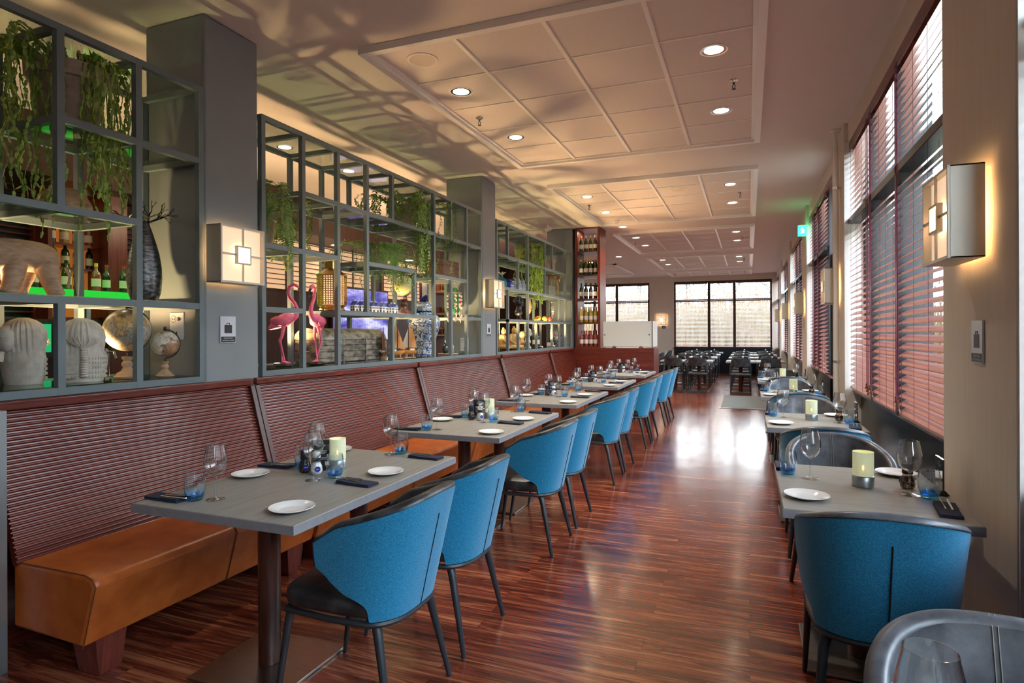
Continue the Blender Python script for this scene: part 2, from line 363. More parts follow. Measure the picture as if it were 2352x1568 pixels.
def light(name, kind, loc, energy, color, size=.05, spot=None, blend=.5, rot=(0, 0, 0)):
    l = bpy.data.lights.new(name, kind); l.energy = energy; l.color = color
    if kind == 'AREA': l.size = size
    else: l.shadow_soft_size = size
    if kind == 'SPOT': l.spot_size = math.radians(spot); l.spot_blend = blend
    o = bpy.data.objects.new(name, l); o.location = loc; o.rotation_euler = rot; COL.objects.link(o); return o
def sm(a, b, x):
    t = max(0, min(1, (x-a)/(b-a))); return t*t*(3-2*t)
# ============================================================= the setting
H = 3.45; XW = .86; YB = 22.4; XL = -6.9; YF = -3.5
PIL = [-1.46, 2.57, 6.60, 10.65, 14.70, 18.75]; PW = .85
o = MB().box(XL-.1, YF-.1, -.1, 1.25, YB+.2, 0).build('floor', 'floor', smooth=False); struct(o)
o = MB().box(XL-.1, YF-.1, H, 1.25, YB+.2, H+.15).build('ceiling', 'ceil', smooth=False); struct(o)
o = MB().box(XL-.15, YF-.1, 0, XL, YB+.2, H).build('wall_left', 'wall', smooth=False); struct(o)
o = MB().box(XL, YF-.15, 0, 1.25, YF, H).build('wall_front', 'wall', smooth=False); struct(o)
# right wall: piers, lintel
b = MB()
for p in PIL: b.box(XW, p, 0, 1.25, p+PW, H)
b.box(XW, YF, 0, 1.25, -3.0, H)
b.box(.90, -3, 3.26, 1.25, YB, H)
b.build('wall_right', 'wall', bevel=.008); struct(bpy.data.objects['wall_right'])
# white plastered window reveals
b = MB()
ends = [(-3.0, PIL[0])]+[(PIL[i]+PW, PIL[i+1]) for i in range(5)]+[(PIL[5]+PW, YB)]
for a, c in ends:
    if a > -2.9: b.box(XW+.004, a-.001, .0, 1.2, a+.008, 3.26)
    if c < YB-.1: b.box(XW+.004, c-.008, .0, 1.2, c+.001, 3.26)
struct(b.build('trim_1', 'wallw', smooth=False))
# back wall with two window openings
WB = [(-2.49, .75), (-6.60, -3.36)]
b = MB().box(XL, YB, 3.24, 1.25, YB+.2, H).box(XL, YB, 0, 1.25, YB+.2, .89)
b.box(.75, YB, .89, 1.25, YB+.2, 3.24).box(-3.36, YB, .89, -2.49, YB+.2, 3.24).box(XL, YB, .89, -6.6, YB+.2, 3.24)
struct(b.build('wall_back', 'wall', smooth=False))
b = MB()
for a, c in ends: b.box(1.0, a, 0, 1.25, c, .87)
struct(b.build('trim_2', 'dkpanel', bevel=.004))
b = MB()
for a, c in ends: b.box(.93, a+.01, .872, 1.12, c-.01, .90)
struct(b.build('trim_3', 'mah_y', bevel=.004))
b = MB()
for a, c in ends: b.box(.905, a+.01, 3.20, .985, c-.01, 3.258)
struct(b.build('trim_4', 'mah_y', bevel=.003))
b = MB()
for a, c in WB: b.box(a, YB-.02, .55, c, YB-.001, .885).box(a-.02, YB-.06, .86, c+.02, YB+.05, .89)
b.box(XL, YB-.02, 0, XW, YB-.001, .55)
struct(b.build('trim_5', 'dkpanel', smooth=False))

def blind_mesh(L, z0, z1, axis, wmm=.05):
    """slats tilted with the room edge lower; axis 'y' runs along Y (room side is -X), 'x' runs along X (room side is -Y)"""
    b = MB(); PT = .052 if axis == 'y' else .046; n = int((z1-z0-.05)/PT); t = math.radians(35 if axis == 'y' else 8); w = wmm/2
    for i in range(n):
        z = z0+.035+i*PT
        if axis == 'y' and 2.44 < z < 2.555: continue
        a = math.cos(t)*w; h = math.sin(t)*w
        sec = [(-a, -h-.0015), (0, .0025-.0015), (a, h-.0015), (a, h+.0015), (0, .0055), (-a, -h+.0015)]
        vs_ = [((u, s_, z+v) if axis == 'y' else (s_, u, z+v)) for s_ in (-L/2, L/2) for u, v in sec]
        b.add(vs_, [tuple(range(5, -1, -1)), tuple(range(6, 12))]+[(k, (k+1) % 6, 6+(k+1) % 6, 6+k) for k in range(6)])
    return b
def make_blind(name, L, z0, z1, axis, loc, label, group, cords=(-.5,)):
    t = thing(name, label, 'blind', loc, group=group)
    blind_mesh(L, z0, z1, axis, .061 if axis == 'y' else .05).build('slats', 'slat', t)
    bx = (lambda q, u0, s0, zz0, u1, s1, zz1: q.box(u0, s0, zz0, u1, s1, zz1)) if axis == 'y' else (lambda q, u0, s0, zz0, u1, s1, zz1: q.box(s0, u0, zz0, s1, u1, zz1))
    bx(MB(), -.028, -L/2, z1-.045, .028, L/2, z1).build('headrail', 'mah_y', t, bevel=.003)
    bx(MB(), -.026, -L/2, z0, .026, L/2, z0+.02).build('bottom_rail', 'slat', t, bevel=.003)
    c = MB()
    for f in (-.42, -.14, .14, .42):
        for u in (-.026, .026):
            p = (u, f*L) if axis == 'y' else (f*L, u); c.tube([(p[0], p[1], z0+.01), (p[0], p[1], z1-.02)], .0013, 4)
    c.build('ladder_cord', 'cord', t)
    for f in cords:
        q = MB(); ts = MB()
        for k in range(3):
            u = -.035-.004*k; s_ = f*L+.012*k; zz = z0+.03+.025*k
            p = (u, s_) if axis == 'y' else (s_, u)
            q.tube([(p[0], p[1], zz+.04), (p[0], p[1], z1-.04)], .002, 5)
            ts.lathe([(.003, .045), (.007, .035), (.006, .02), (.014, 0), (.001, -.002)], (p[0], p[1], zz), 10)
        c = q.build('pull_cord', 'cord', t); ts.build('tassel', 'redWood', c)
    return t

def window_y(n, a, c, door=False):
    """window in the right wall between y=a and y=c"""
    t = thing('window_%d' % n, None, None, (0, 0, 0)); struct(t)
    ms = [a+(c-a)*.372, a+(c-a)*.652]; ed = [a]+ms+[c]
    b = MB().box(1.03, a, .9, 1.10, a+.05, 3.26).box(1.03, c-.05, .9, 1.10, c, 3.26).box(1.03, a, .9, 1.10, c, .95).box(1.03, a, 3.2, 1.10, c, 3.26)
    for m in ms: b.box(.900, m-.032, .9, 1.10, m+.032, 3.2)
    b.box(.900, a, 2.475, 1.10, c, 2.53)
    b.build('window_frame', 'sash', t, bevel=.004)
    MB().box(1.072, a+.03, .92, 1.078, c-.03, 3.24).build('pane', 'pane', t, smooth=False)
    return ed
PLC = ['nearest the camera', 'second along the right wall', 'third along the right wall', 'fourth along the right wall', 'last along the right wall']
n = 0
for i, (a, c) in enumerate(ends):
    n += 1
    if i == 3:
        # garden door in the first part of this bay
        d = thing('door_1', None, None, (0, 0, 0)); struct(d)
        MB().box(.98, a+.02, 0, 1.06, a+.14, 2.42).box(.98, a+1.0, 0, 1.06, a+1.12, 2.42).box(.98, a+.02, 2.30, 1.06, a+1.12, 2.42).box(.98, a+.02, 0, 1.06, a+1.12, .25).build('door_frame', 'sash', d, bevel=.004)
        MB().box(1.015, a+.13, .24, 1.022, a+1.01, 2.31).build('pane', 'pane', d, smooth=False)
        hh = MB(); hh.tube([(.98, a+.2, 1.02), (.93, a+.2, 1.02), (.93, a+.32, 1.02)], .009, 8); hh.build('door_handle', 'chrome', d)
        a = a+1.14
        struct(MB().box(.95, a-.08, 0, 1.2, a, 3.26).build('trim_6', 'sash', smooth=False))
    ed = window_y(n, a, c)
    for j in range(3):
        L = ed[j+1]-ed[j]-.075
        if i == 0 and j == 0 and False: continue
        sec = ['near', 'middle', 'far'][j]
        if i < 2: lab = None
        wi = {0: 'behind the camera', 1: 'beside the camera before the near wall lamp'}.get(i, None)
        wl = wi or ['of the big window past the near wall lamp', 'of the second window along the right wall', 'of the window beyond the garden door', 'of the fourth window along the right wall', 'of the last window by the far corner'][i-2]
        y = (ed[j]+ed[j+1])/2
        make_blind('venetian_blind', L, .905, 3.2, 'y', (.93, y, 0), 'red-brown wooden venetian blind, %s third %s' % (sec, wl), 'venetian blinds on the right wall', cords=((.46,) if j == 1 else (-.46,) if j == 2 else (.46,)) if i < 4 else ())
    portal('daylight_opening', (1.16, (a+c)/2, 2.08), (0, PI/2, 0), 2.3, c-a)
for k, (a, c) in enumerate(WB):
    t = thing('window_%d' % (8+k), None, None, (0, 0, 0)); struct(t)
    w = c-a; ms = [a+w*.37, a+w*.63]; ed = [a]+ms+[c]
    b = MB().box(a, YB+.03, .89, a+.06, YB+.12, 3.24).box(c-.06, YB+.03, .89, c, YB+.12, 3.24).box(a, YB+.03, .89, c, YB+.12, .93).box(a, YB+.0, 3.18, c, YB+.12, 3.24)
    for m in ms: b.box(m-.045, YB+.0, .89, m+.045, YB+.12, 3.2)
    b.box(a, YB+.03, 2.52, c, YB+.12, 2.60); b.build('window_frame', 'darkwood', t, bevel=.004)
    MB().box(a+.03, YB+.085, .9, c-.03, YB+.09, 3.22).build('pane', 'pane', t, smooth=False)
    for j in range(3):
        if k == 1 and j == 0: continue
        L = ed[j+1]-ed[j]-.1; sec = ['left', 'middle', 'right'][j]
        make_blind('venetian_blind', L, .91, 3.18, 'x', ((ed[j]+ed[j+1])/2, YB-.04, 0), 'slim-slatted blind, %s panel of the %s window in the far wall' % (sec, ['big', 'left-hand'][k]), 'venetian blinds on the far wall', cords=())
    portal('daylight_opening', ((a+c)/2, YB+.16, 2.08), (-PI/2, 0, 0), w, 2.3)

# low wall under the shelves, blue-grey pillars
struct(MB().box(-3.68, 1.64, 0, -3.20, 11.25, 1.145).build('wall_low', 'mah_y', smooth=False))
for y in (2.81, 7.03, 11.27):
    struct(MB().box(-3.66, y, 0, -3.15, y+.45, H-.001).build('wall_pillar', 'pillar', bevel=.018, seg=3))
# partition at the end of the bench run
b = MB().box(-3.66, 11.26, 0, -1.61, 11.92, 1.155); b.build('wall_partition', 'mah_x', bevel=.006); struct(bpy.data.objects['wall_partition'])
# bar zone: timber back wall, lowered timber soffit
struct(MB().box(XL+.001, YF, 0, -6.62, 15.0, 3.0).build('wall_bar', 'darkwood', smooth=False))
struct(MB().box(XL+.001, 3.0, 2.90, -5.95, 15.0, H).build('ceiling_soffit', 'darkwood', smooth=False))
struct(MB().box(-6.9, 15.0, 0, -4.6, 15.15, H).build('wall_divider', 'darkwood', smooth=False))

# ceiling coffers
nt = 7
for k, (y0, y1) in enumerate([(3.56, 6.76), (7.83, 11.03), (12.08, 15.28), (16.33, 19.5), (20.5, 22.1)]):
    x0, x1 = -2.54, .12
    b = MB()
    for (w, d) in ((.0, .05), (.055, .026)):
        q = .055 if w == 0 else .03
        a0, a1, c0, c1 = x0+w, x1-w, y0+w, y1-w
        b.box(a0, c0, H-d, a1, c0+q, H).box(a0, c1-q, H-d, a1, c1, H).box(a0, c0+q, H-d, a0+q, c1-q, H).box(a1-q, c0+q, H-d, a1, c1-q, H)
    f = b.build('trim_%d' % nt, 'trimwhite', smooth=False); struct(f); nt += 1
    MB().box(x0+.06, y0+.06, H-.012, x1-.06, y1-.06, H-.001).build('tile_panel', 'tile', f, smooth=False)
    g = MB(); 
    for j in range(1, 4): xx = x0+.07+(x1-x0-.14)*j/4; g.box(xx-.014, y0+.07, H-.026, xx+.014, y1-.07, H-.012)
    m_ = int(round((y1-y0)/.64))
    for j in range(1, m_): yy = y0+.06+(y1-y0-.12)*j/m_; g.box(x0+.07, yy-.006, H-.020, x1-.07, yy+.006, H-.0119)
    g.build('tile_grid', 'trimwhite', f, smooth=False)
x0, x1, y0, y1 = -6.2, -3.6, 17.6, 20.8
b = MB().box(x0, y0, H-.035, x1, y0+.08, H).box(x0, y1-.08, H-.035, x1, y1, H).box(x0, y0, H-.035, x0+.08, y1, H).box(x1-.08, y0, H-.035, x1, y1, H)
struct(b.build('trim_%d' % nt, 'white', smooth=False))

# heating pipe on the second right-hand pier
t = thing('heating_pipe', 'white vertical pipe running floor to ceiling on the second right-hand pier', 'pipe', (.815, 6.78, 0))
MB().cyl(0, 0, 0, H-.002, .024, 16).build('pipe', 'white', t)
MB().cyl(0, 0, H-.012, H-.001, .05, 20).build('ceiling_collar', 'white', t)
for z in (1.14, 2.86):
    MB().cyl(0, 0, z, z+.02, .03, 16).box(.0, -.006, z, .048, .006, z+.02).build('pipe_clamp', 'chrome', t)

# entrance mat
t = thing('entrance_mat', 'grey carpet mat with pale metal edge strip on the floor by the garden door', 'mat', (.12, 13.35, 0))
MB().box(-.62, -1.15, .001, .72, 1.15, .010).build('carpet', 'mat', t)
MB().box(-.64, -1.24, .001, .74, -1.15, .008).build('edge_strip', 'steelb', t)

# --- outside ground, reeds, trees, neighbour building
struct(MB().box(-40, YB+.3, -.45, 30, 80, -.4).build('ground', 'dirt', smooth=False))
struct(MB().box(1.3, -12, -.45, 30, YB+.3, -.4).build('ground_side', 'dirt', smooth=False))
b = MB(); r_ = random.Random(3)
for i in range(11000):
    x = r_.uniform(-11, 7); y = r_.uniform(25.5, 33); h = r_.uniform(1.6, 3.4); dx, dy = r_.gauss(0, .16), r_.gauss(0, .1); w = r_.uniform(.010, .024)
    b.add([(x-w, y, -.4), (x+w, y, -.4), (x+dx*.5+w*.7, y+dy*.5, h*.6), (x+dx*.5-w*.7, y+dy*.5, h*.6), (x+dx, y+dy, h)], [(0, 1, 2, 3), (3, 2, 4)])
    if i % 3 == 0: b.leaf((x+dx, y+dy, h-.1), (dx*2, dy*2, .6), (0, 1, 0), .28, .05)
tag(b.build('reeds', 'reed', smooth=False), 'tall dry reeds growing outside the far window', 'reeds', kind='stuff')
def bare_tree(x, y, h, seed, label):
    r = random.Random(seed); t = thing('bare_tree', label, 'tree', (x, y, -.4), group='bare trees beyond the reeds')
    tr = MB(); br = MB(); P = [(r.gauss(0, .05)*i, r.gauss(0, .05)*i, h*i/6) for i in range(7)]
    tr.tube(P, [.13*(1-i/7.5) for i in range(7)], 7)
    def branch(p, d, L, rad, lev):
        q = Vector(p); pts = [q.copy()]; dd = Vector(d)
        for k in range(4):
            dd = (dd+Vector((r.gauss(0, .18), r.gauss(0, .18), r.gauss(.08, .12)))).normalized(); q = q+dd*L/4; pts.append(q.copy())
            if lev < 2:
                for _ in range(3 if lev == 0 else 2): branch(q, (dd+Vector((r.gauss(0, .6), r.gauss(0, .6), r.gauss(.1, .4)))).normalized(), L*.55, rad*.5, lev+1)
        br.tube(pts, [rad, rad*.8, rad*.6, rad*.45, rad*.3], 4)
    for i in range(2, 7):
        for _ in range(4):
            a = r.uniform(0, 2*PI); branch(P[i], (math.cos(a), math.sin(a), .7), h*.3, .030, 0)
    tr.build('trunk', 'bark', t); br.build('branches', 'bark', t)
for i, (x, y, h) in enumerate([(-6.5, 38, 7), (-3.4, 40, 8), (-1.0, 37.5, 7.5), (1.6, 41, 8.5), (4.0, 38, 7), (-9.5, 41, 8)]):
    bare_tree(x, y, h, i+5, 'bare winter tree outside, number %s from the left beyond the reeds' % ['two', 'three', 'four', 'five', 'six', 'one'][i])
t = thing('neighbour_building', 'peach brick building with white-framed windows outside the right-hand windows', 'building', (7.0, 8, -.4))
MB().box(0, -16, 0, 1, 12, 4.6).build('wall', 'brick', t, smooth=False)
for k in range(7):
    y = -14+k*3.7
    f = MB().box(-.05, y-.85, 1.3, .0, y-.75, 3.5).box(-.05, y+.75, 1.3, 0, y+.85, 3.5).box(-.05, y-.85, 3.4, 0, y+.85, 3.5).box(-.05, y-.85, 1.3, 0, y+.85, 1.4).box(-.05, y-.04, 1.3, 0, y+.04, 3.5).build('window', 'white', t, smooth=False)
    MB().box(-.02, y-.8, 1.35, -.005, y+.8, 3.45).build('window_glass', 'dkpanel', f, smooth=False)
# ============================================================= open steel shelves
ZL = [1.17, 1.62, 2.07, 2.515, 2.96]; XF, XK = -3.16, -3.645; BW = .018
def shelf(name, label, posts, bars):
    """posts: (y, z0, z1); bars: (y0, y1, z, glass?)"""
    t = thing(name, label, 'shelf', (0, 0, 0)); fr = MB(); bk = MB(); gl = MB(); seen = set()
    for y, z0, z1 in posts:
        fr.box(XF-BW, y-BW, z0-.018, XF+BW, y+BW, z1+.018); bk.box(XK-BW, y-BW, z0-.018, XK+BW, y+BW, z1+.018)
    for y0, y1, z, g in bars:
        ys = [p for p, a, c in posts if y0-.01 <= p <= y1+.01]
        fr.box(XF-BW+.0005, y0, z-BW, XF+BW-.0005, y1, z+BW)
        if g:
            bk.box(XK-BW+.0005, y0, z-BW, XK+BW-.0005, y1, z+BW)
            for y in ys:
                if (y, z) in seen: continue
                seen.add((y, z)); MB().box(XK+BW, y-BW+.001, z-BW+.001, XF-BW, y+BW-.001, z+BW-.001).build('cross_bar', 'grey', t, smooth=False)
            gl.box(XK+.01, y0+BW, z+BW-.001, XF-.01, y1-BW, z+BW+.006)
    fr.build('front_frame', 'grey', t, smooth=False); bk.build('rear_frame', 'grey', t, smooth=False)
    gl.build('glass_shelves', 'shelfglass', t, smooth=False)
    return t
z5, z4, z3, z2, z1 = ZL
shelf('open_shelf', 'blue-grey steel open shelf nearest the camera, left of the first pillar',
      [(.74, z5, z1), (1.15, z5, z1), (1.56, z5, z4), (1.56, z3, z1), (1.965, z5, z4), (1.965, z3, z1), (2.375, z5, z1), (2.785, z5, z1)],
      [(.74, 2.785, z5, 1), (.74, 2.785, z1, 1), (.74, 2.785, z4, 1), (.74, 2.375, z3, 1), (1.965, 2.785, z2, 1), (.74, 1.56, z2, 1)])
shelf('open_shelf', 'blue-grey steel open shelf between the two pillars with lamps',
      [(3.3, z5, z1), (3.71, z5, z1), (4.13, z5, z1), (4.54, z4, z1), (4.95, z2, z1), (4.95, z5, z4), (5.36, z4, z3), (5.77, z5, z1), (6.17, z2, z1), (6.17, z5, z3), (6.58, z5, z1), (6.99, z5, z1)],
      [(3.3, 6.99, z5, 1), (3.3, 6.99, z1, 1), (3.71, 6.99, z2, 1), (3.3, 4.13, z3, 1), (4.54, 5.36, z3, 1), (5.77, 6.58, z3, 1), (3.3, 3.71, z4, 0), (4.13, 5.77, z4, 1), (6.58, 6.99, z4, 1)])
shelf('open_shelf', 'blue-grey steel open shelf past the second pillar, beside the wine cabinet',
      [(7.51, z5, z1), (7.92, z4, z3), (7.92, z5, z4), (7.92, z2, z1), (8.33, z5, z4), (8.33, z3, z2), (8.74, z5, z1), (9.15, z5, z4), (9.57, z3, z1), (9.98, z2, z1), (9.98, z5, z4), (10.4, z5, z3), (10.8, z5, z1), (11.22, z5, z1)],
      [(7.51, 11.22, z5, 1), (7.51, 11.22, z1, 1), (7.51, 10.8, z2, 1), (7.51, 11.22, z3, 1), (7.92, 11.22, z4, 1)])
def puck(y, z, x=-3.28, e=9, lab=''):
    t = thing('shelf_uplight', 'small round warm uplight on the shelf glass %s' % lab, 'lamp', (x, y, z), group='uplights on the shelves')
    MB().lathe([(.0, 0), (.032, 0), (.034, .012), (.026, .015)], n=20).build('housing', 'chrome', t)
    MB().lathe([(0, .0145), (.026, .0145)], n=20).build('lens', 'down', t)
    l = light('uplight_beam', 'SPOT', (x, y, z+.02), e, (1, .60, .28), .025, 125, .5, (PI, 0, 0))
S5 = z5+.025; S4 = z4+.025; S3 = z3+.025; S2 = z2+.025

# ------------------------------------------------------------- banquette bench (parts are modelled in world space, then moved under their bench)
def bench_seat(y0, y1, t):
    L = y1-y0
    prof = [(-2.985, .46), (-2.53, .462), (-2.485, .452), (-2.468, .425), (-2.545, .165), (-2.985, .175)]
    ny = 14; b = MB()
    ys = [y0+.004, y0+.02]+[y0+.02+(L-.04)*i/ny for i in range(1, ny)]+[y1-.02, y1-.004]
    for y in ys:
        e = .008 if y in (ys[0], ys[-1]) else 0
        for (x, z) in prof: b.v.append((x-(e if x > -2.9 else 0), y, z-(e if z > .4 else -e)))
    m = len(prof)
    for i in range(len(ys)-1):
        for k in range(m): b.f.append((i*m+k, i*m+(k+1) % m, (i+1)*m+(k+1) % m, (i+1)*m+k)[::-1]); b.mi.append(0)
    b.f.append(tuple(range(m))); b.f.append(tuple((len(ys)-1)*m+k for k in range(m-1, -1, -1))); b.mi += [0, 0]
    t = b.build('seat', 'orange', t, bevel=.012, seg=3)
    p = MB(); mid = y0+L*.52
    for y in (y0+.006, mid):
        p.tube([(-2.95, y, .463), (-2.53, y, .465), (-2.483, y, .454), (-2.464, y, .425), (-2.542, y, .163)], .0028, 6)
    p.build('piping', 'orangeseam', t)
    for y in (y0+.14, y1-.14):
        q = MB(); q.add([(-2.72, y-.07, .17), (-2.56, y-.07, .17), (-2.56, y+.07, .17), (-2.72, y+.07, .17), (-2.70, y-.05, 0), (-2.57, y-.05, 0), (-2.57, y+.05, 0), (-2.70, y+.05, 0)],
                        [(0, 1, 2, 3), (7, 6, 5, 4), (4, 5, 1, 0), (5, 6, 2, 1), (6, 7, 3, 2), (7, 4, 0, 3)])
        q.build('leg', 'mah_z', t, bevel=.003)
SB = [1.66, 3.08, 5.36, 7.60, 9.76, 11.24]; ORD = ['first', 'second', 'third', 'fourth', 'fifth']
BN = []
for i in range(5):
    t = thing('banquette_bench', 'tan leather bench with ribbed mahogany back, %s section from the camera' % ORD[i], 'bench', (-2.9, (SB[i]+SB[i+1])/2, 0), group='banquette along the shelf wall'); BN.append(t)
    pt = bench_seat(SB[i], SB[i+1]-.004, t)
PB = [(1.66, 3.145), (3.235, 5.33), (5.43, 7.535), (7.655, 9.71), (9.86, 11.23)]
def back_panel(y0, y1, t):
    b = MB(); N = 33; pr = []
    xt, zt, xb, zb = -3.150, 1.105, -2.955, .445
    nx, nz = (zt-zb), (xt-xb)  # outward normal (x, -z)
    nl = math.hypot(nx, nz); nx, nz = nx/nl, -nz/nl
    for i in range(N):
        for f, d in ((0, 0), (.14, .0), (.17, .006), (.25, .0105), (.40, .013), (.58, .013), (.74, .0105), (.83, .006), (.86, 0)):
            s_ = (i+f)/N; pr.append((xb+(xt-xb)*s_+nx*d, zb+(zt-zb)*s_+nz*d))
    pr.append((xt, zt)); k = len(pr); pr2 = pr+[(xt-.03, zt), (xb-.03, zb)]; m = len(pr2)
    vs_ = [(x, y, z) for y in (y0, y1) for x, z in pr2]
    b.add(vs_, [tuple(range(m-1, -1, -1)), tuple(range(m, 2*m))]+[(j, (j+1) % m, m+(j+1) % m, m+j) for j in range(m)])
    t = b.build('backrest', 'mah_rib', t, angle=50)
    MB().box(-3.205, y0-.03, 1.105, -3.118, y1+.03, 1.150).build('top_rail', 'mah_y', t, bevel=.008, seg=3)
for i, (a, c) in enumerate(PB): back_panel(a, c, BN[i])
for i, y in enumerate([3.19, 5.38, 7.595, 9.785]):
    t = BN[i]
    for s_ in (-1, 1):
        b = MB(); ya, yb = y+s_*.022-.019, y+s_*.022+.019
        b.add([(-3.15, ya, 1.10), (-3.118, ya, 1.10), (-3.118, yb, 1.10), (-3.15, yb, 1.10), (-2.95, ya, .43), (-2.925, ya, .43), (-2.925, yb, .43), (-2.95, yb, .43)],
              [(0, 1, 2, 3), (7, 6, 5, 4), (4, 5, 1, 0), (5, 6, 2, 1), (6, 7, 3, 2), (7, 4, 0, 3)])
        b.build('divider_post', 'column', t, bevel=.003)
bpy.context.view_layer.update()
for t in BN:
    for c in kids(t): c.location = -Vector(t.location)
t = thing('bench_end_panel', 'dark end panel with brushed steel corner post at the near end of the bench', 'panel', (0, 1.6, 0))
MB().box(-3.9, -.02, 0, -3.025, .02, 1.12).build('panel', 'darkwood', t, bevel=.002)
b = MB(); 
for z in (.42, .92): b.box(-3.9, -.023, z, -3.026, -.02, z+.006)
b.build('inlay_line', 'steelb', t, smooth=False)
MB().box(-3.025, -.03, 0, -2.965, .03, 1.125).build('corner_post', 'steelb', t, bevel=.003)
# ============================================================= tub chairs
def lerp_tab(x, tb):
    for (a, p), (b, q) in zip(tb, tb[1:]):
        if x <= b: return p+(q-p)*(x-a)/(b-a)
    return tb[-1][1]
def shell_fn(off, zlo=0.0):
    def fn(u, h):
        a = (u*2-1); s_ = 1 if a >= 0 else -1; a = abs(a); ph = a*PI/2
        zt = .848-.115*a**1.6-.05*max(0, (a-.86)/.14)**2.2
        zb = lerp_tab(a, [(0, .398), (.60, .398), (.64, .452), (.72, .475), (.85, .50), (.94, .54), (1, .59)])
        z = zb+(zt-zb)*h; g = (z-.40)/.45
        w = .243+.035*g-off; yr = -.262-.105*g+off; yf = .035-.02*abs(g-.6) - (.0 if off == 0 else .004)
        x = s_*w*abs(math.sin(ph))**.66; y = yr+(yf-yr)*(1-abs(math.cos(ph))**.70)
        return (x, y, z)
    return fn
def tub_chair(name, label, outer='blue', inner='leather', group=None):
    t = thing(name, label, 'chair', (0, 0, 0), group=group)
    fo, fi = shell_fn(0), shell_fn(.042)
    nu, nv = 61, 14
    MB().grid(fo, nu, nv).build('backrest_shell', outer, t, angle=80)
    b = MB(); b.grid(lambda u, h: fi(u, h), nu, nv, flip=True)
    # rolled top rim and front edges
    def rim(u, v):
        p, q = Vector(fo(u, 1)), Vector(fi(u, 1)); m = (p+q)/2; ang = PI*v; d = (p-q)/2
        return m+d*math.cos(ang)*1.04+Vector((0, 0, .016*math.sin(ang)))
    b.grid(rim, nu, 7)
    for uu in (0, 1):
        def edge(h, v, uu=uu):
            p, q = Vector(fo(uu, h)), Vector(fi(uu, h)); m = (p+q)/2; d = (p-q)/2; ang = PI*v
            return m+d*math.cos(ang)*1.02+Vector((0, .016*math.sin(ang), 0))
        b.grid(edge, nv, 7, flip=(uu == 0))
    b.grid(lambda u, v: Vector(fo(u, 0)).lerp(Vector(fi(u, 0)), v), nu, 2, flip=True)
    b.build('backrest_lining', inner, t, angle=80)
    p = MB(); p.tube([Vector(fo(.5, h))+Vector((0, -.0015, 0)) for h in [i/10 for i in range(0, 9)]], .0022, 5)
    p.tube([Vector(fo(u, .995))*1.0+Vector((0, -.001, 0)) for u in [i/44 for i in range(45)]], .0022, 5)
    p.build('seam', 'black', t)
    s = MB(); NS = 32
    def seat(u, v):
        a = 2*PI*u; c, d = math.cos(a), math.sin(a)
        e = .42; x = abs(c)**e*(1 if c > 0 else -1); y = abs(d)**e*(1 if d > 0 else -1)
        prof = [(0, .402), (.93, .402), (.985, .409), (1.0, .425), (1.0, .448), (.985, .462), (.94, .471), (.6, .478), (0, .481)]
        r, z = prof[int(round(v*8))]; yy = (y*.245)
        return (x*r*(.215+.02*(yy+.245)/.49), yy*r-.0+.005, z)
    s.grid(seat, NS, 9, closeu=True, flip=False).build('seat', 'leather' if inner == 'leather' else inner, t, angle=60)
    f = MB(); f.tube([(-.205, .215, .384), (-.215, 0, .384)]+[(Vector(fo(u, 0)).x*.96, Vector(fo(u, 0)).y*.96, .384) for u in [.2, .26, .32, .38, .44, .5, .56, .62, .68, .74, .8]]+[(.215, 0, .384), (.205, .215, .384), (0, .225, .384), (-.205, .215, .384)], .013, 8)
    f.build('seat_frame', 'blkmetal', t)
    for sx in (-1, 1):
        MB().tube([(sx*.168, -.172, .385), (sx*.186, -.196, .33), (sx*.222, -.27, .0)], [.020, .018, .011], 10).build('leg', 'blkmetal', t)
        MB().tube([(sx*.192, .20, .388), (sx*.20, .21, .33), (sx*.212, .262, .0)], [.018, .016, .010], 10).build('leg', 'blkmetal', t)
    return t
chairL = None
CL = [2.07, 2.66, 3.95, 4.56, 5.92, 6.50, 7.80, 8.42, 9.62, 10.32]
BLU = 'blue fabric tub chairs along the aisle'
for i, y in enumerate(CL):
    tp = ORD[i//2]; lab = 'blue fabric tub chair, %s one at the %s table pair along the bench' % (['near', 'far'][i % 2], tp)
    if i == 0: chairL = tub_chair('tub_chair', lab, group=BLU)
    c = chairL if i == 0 else dup(chairL, (0, 0, 0), label=lab)
    c.location = (-1.455+rnd.uniform(-.006, .006), y, 0); c.rotation_euler = (0, 0, PI/2+rnd.uniform(-.02, .02))
# right-hand side: near chairs face away from the camera, far chairs face it
gch = tub_chair('tub_chair', 'large blue tub chair back at the lower right, tucked under the window table', 'blue', 'leather_lit', 'tub chairs at the window tables')
RY = [.42, 2.62, 4.80, 7.00, 9.20]
RN = ['cut off at the lower right corner', 'nearest window table shown whole', 'second window table', 'third window table', 'fourth window table']
gch.location = (.43, 2.60, 0)
dup(gch, (.46, 4.52, 0), 0, 'tub chair with just a blue back strip showing, near chair of the second window table')
dup(gch, (.47, 6.82, 0), 0, 'tub chair with a thin blue strip showing, near chair of the third window table')
dup(gch, (.465, 1.18, 0), PI+.0, 'lit-grey black leather tub chair in the lower right corner, stitched seam down its back')
dup(gch, (.46, 3.60, 0), PI+.05, 'lit-grey black leather tub chair facing the camera behind the nearest window table')
dup(gch, (.47, 5.78, 0), PI, 'lit-grey black leather tub chair facing the camera behind the second window table')
dup(gch, (.47, 7.98, 0), PI, 'lit-grey black leather tub chair facing the camera behind the third window table')
kch = tub_chair('tub_chair', 'all-black leather tub chair, near chair of the fourth window table', 'leather', 'leather', 'tub chairs at the window tables')
kch.location = (.47, 8.98, 0)
dup(kch, (.47, 10.2, 0), PI, 'all-black leather tub chair facing the camera behind the fourth window table')
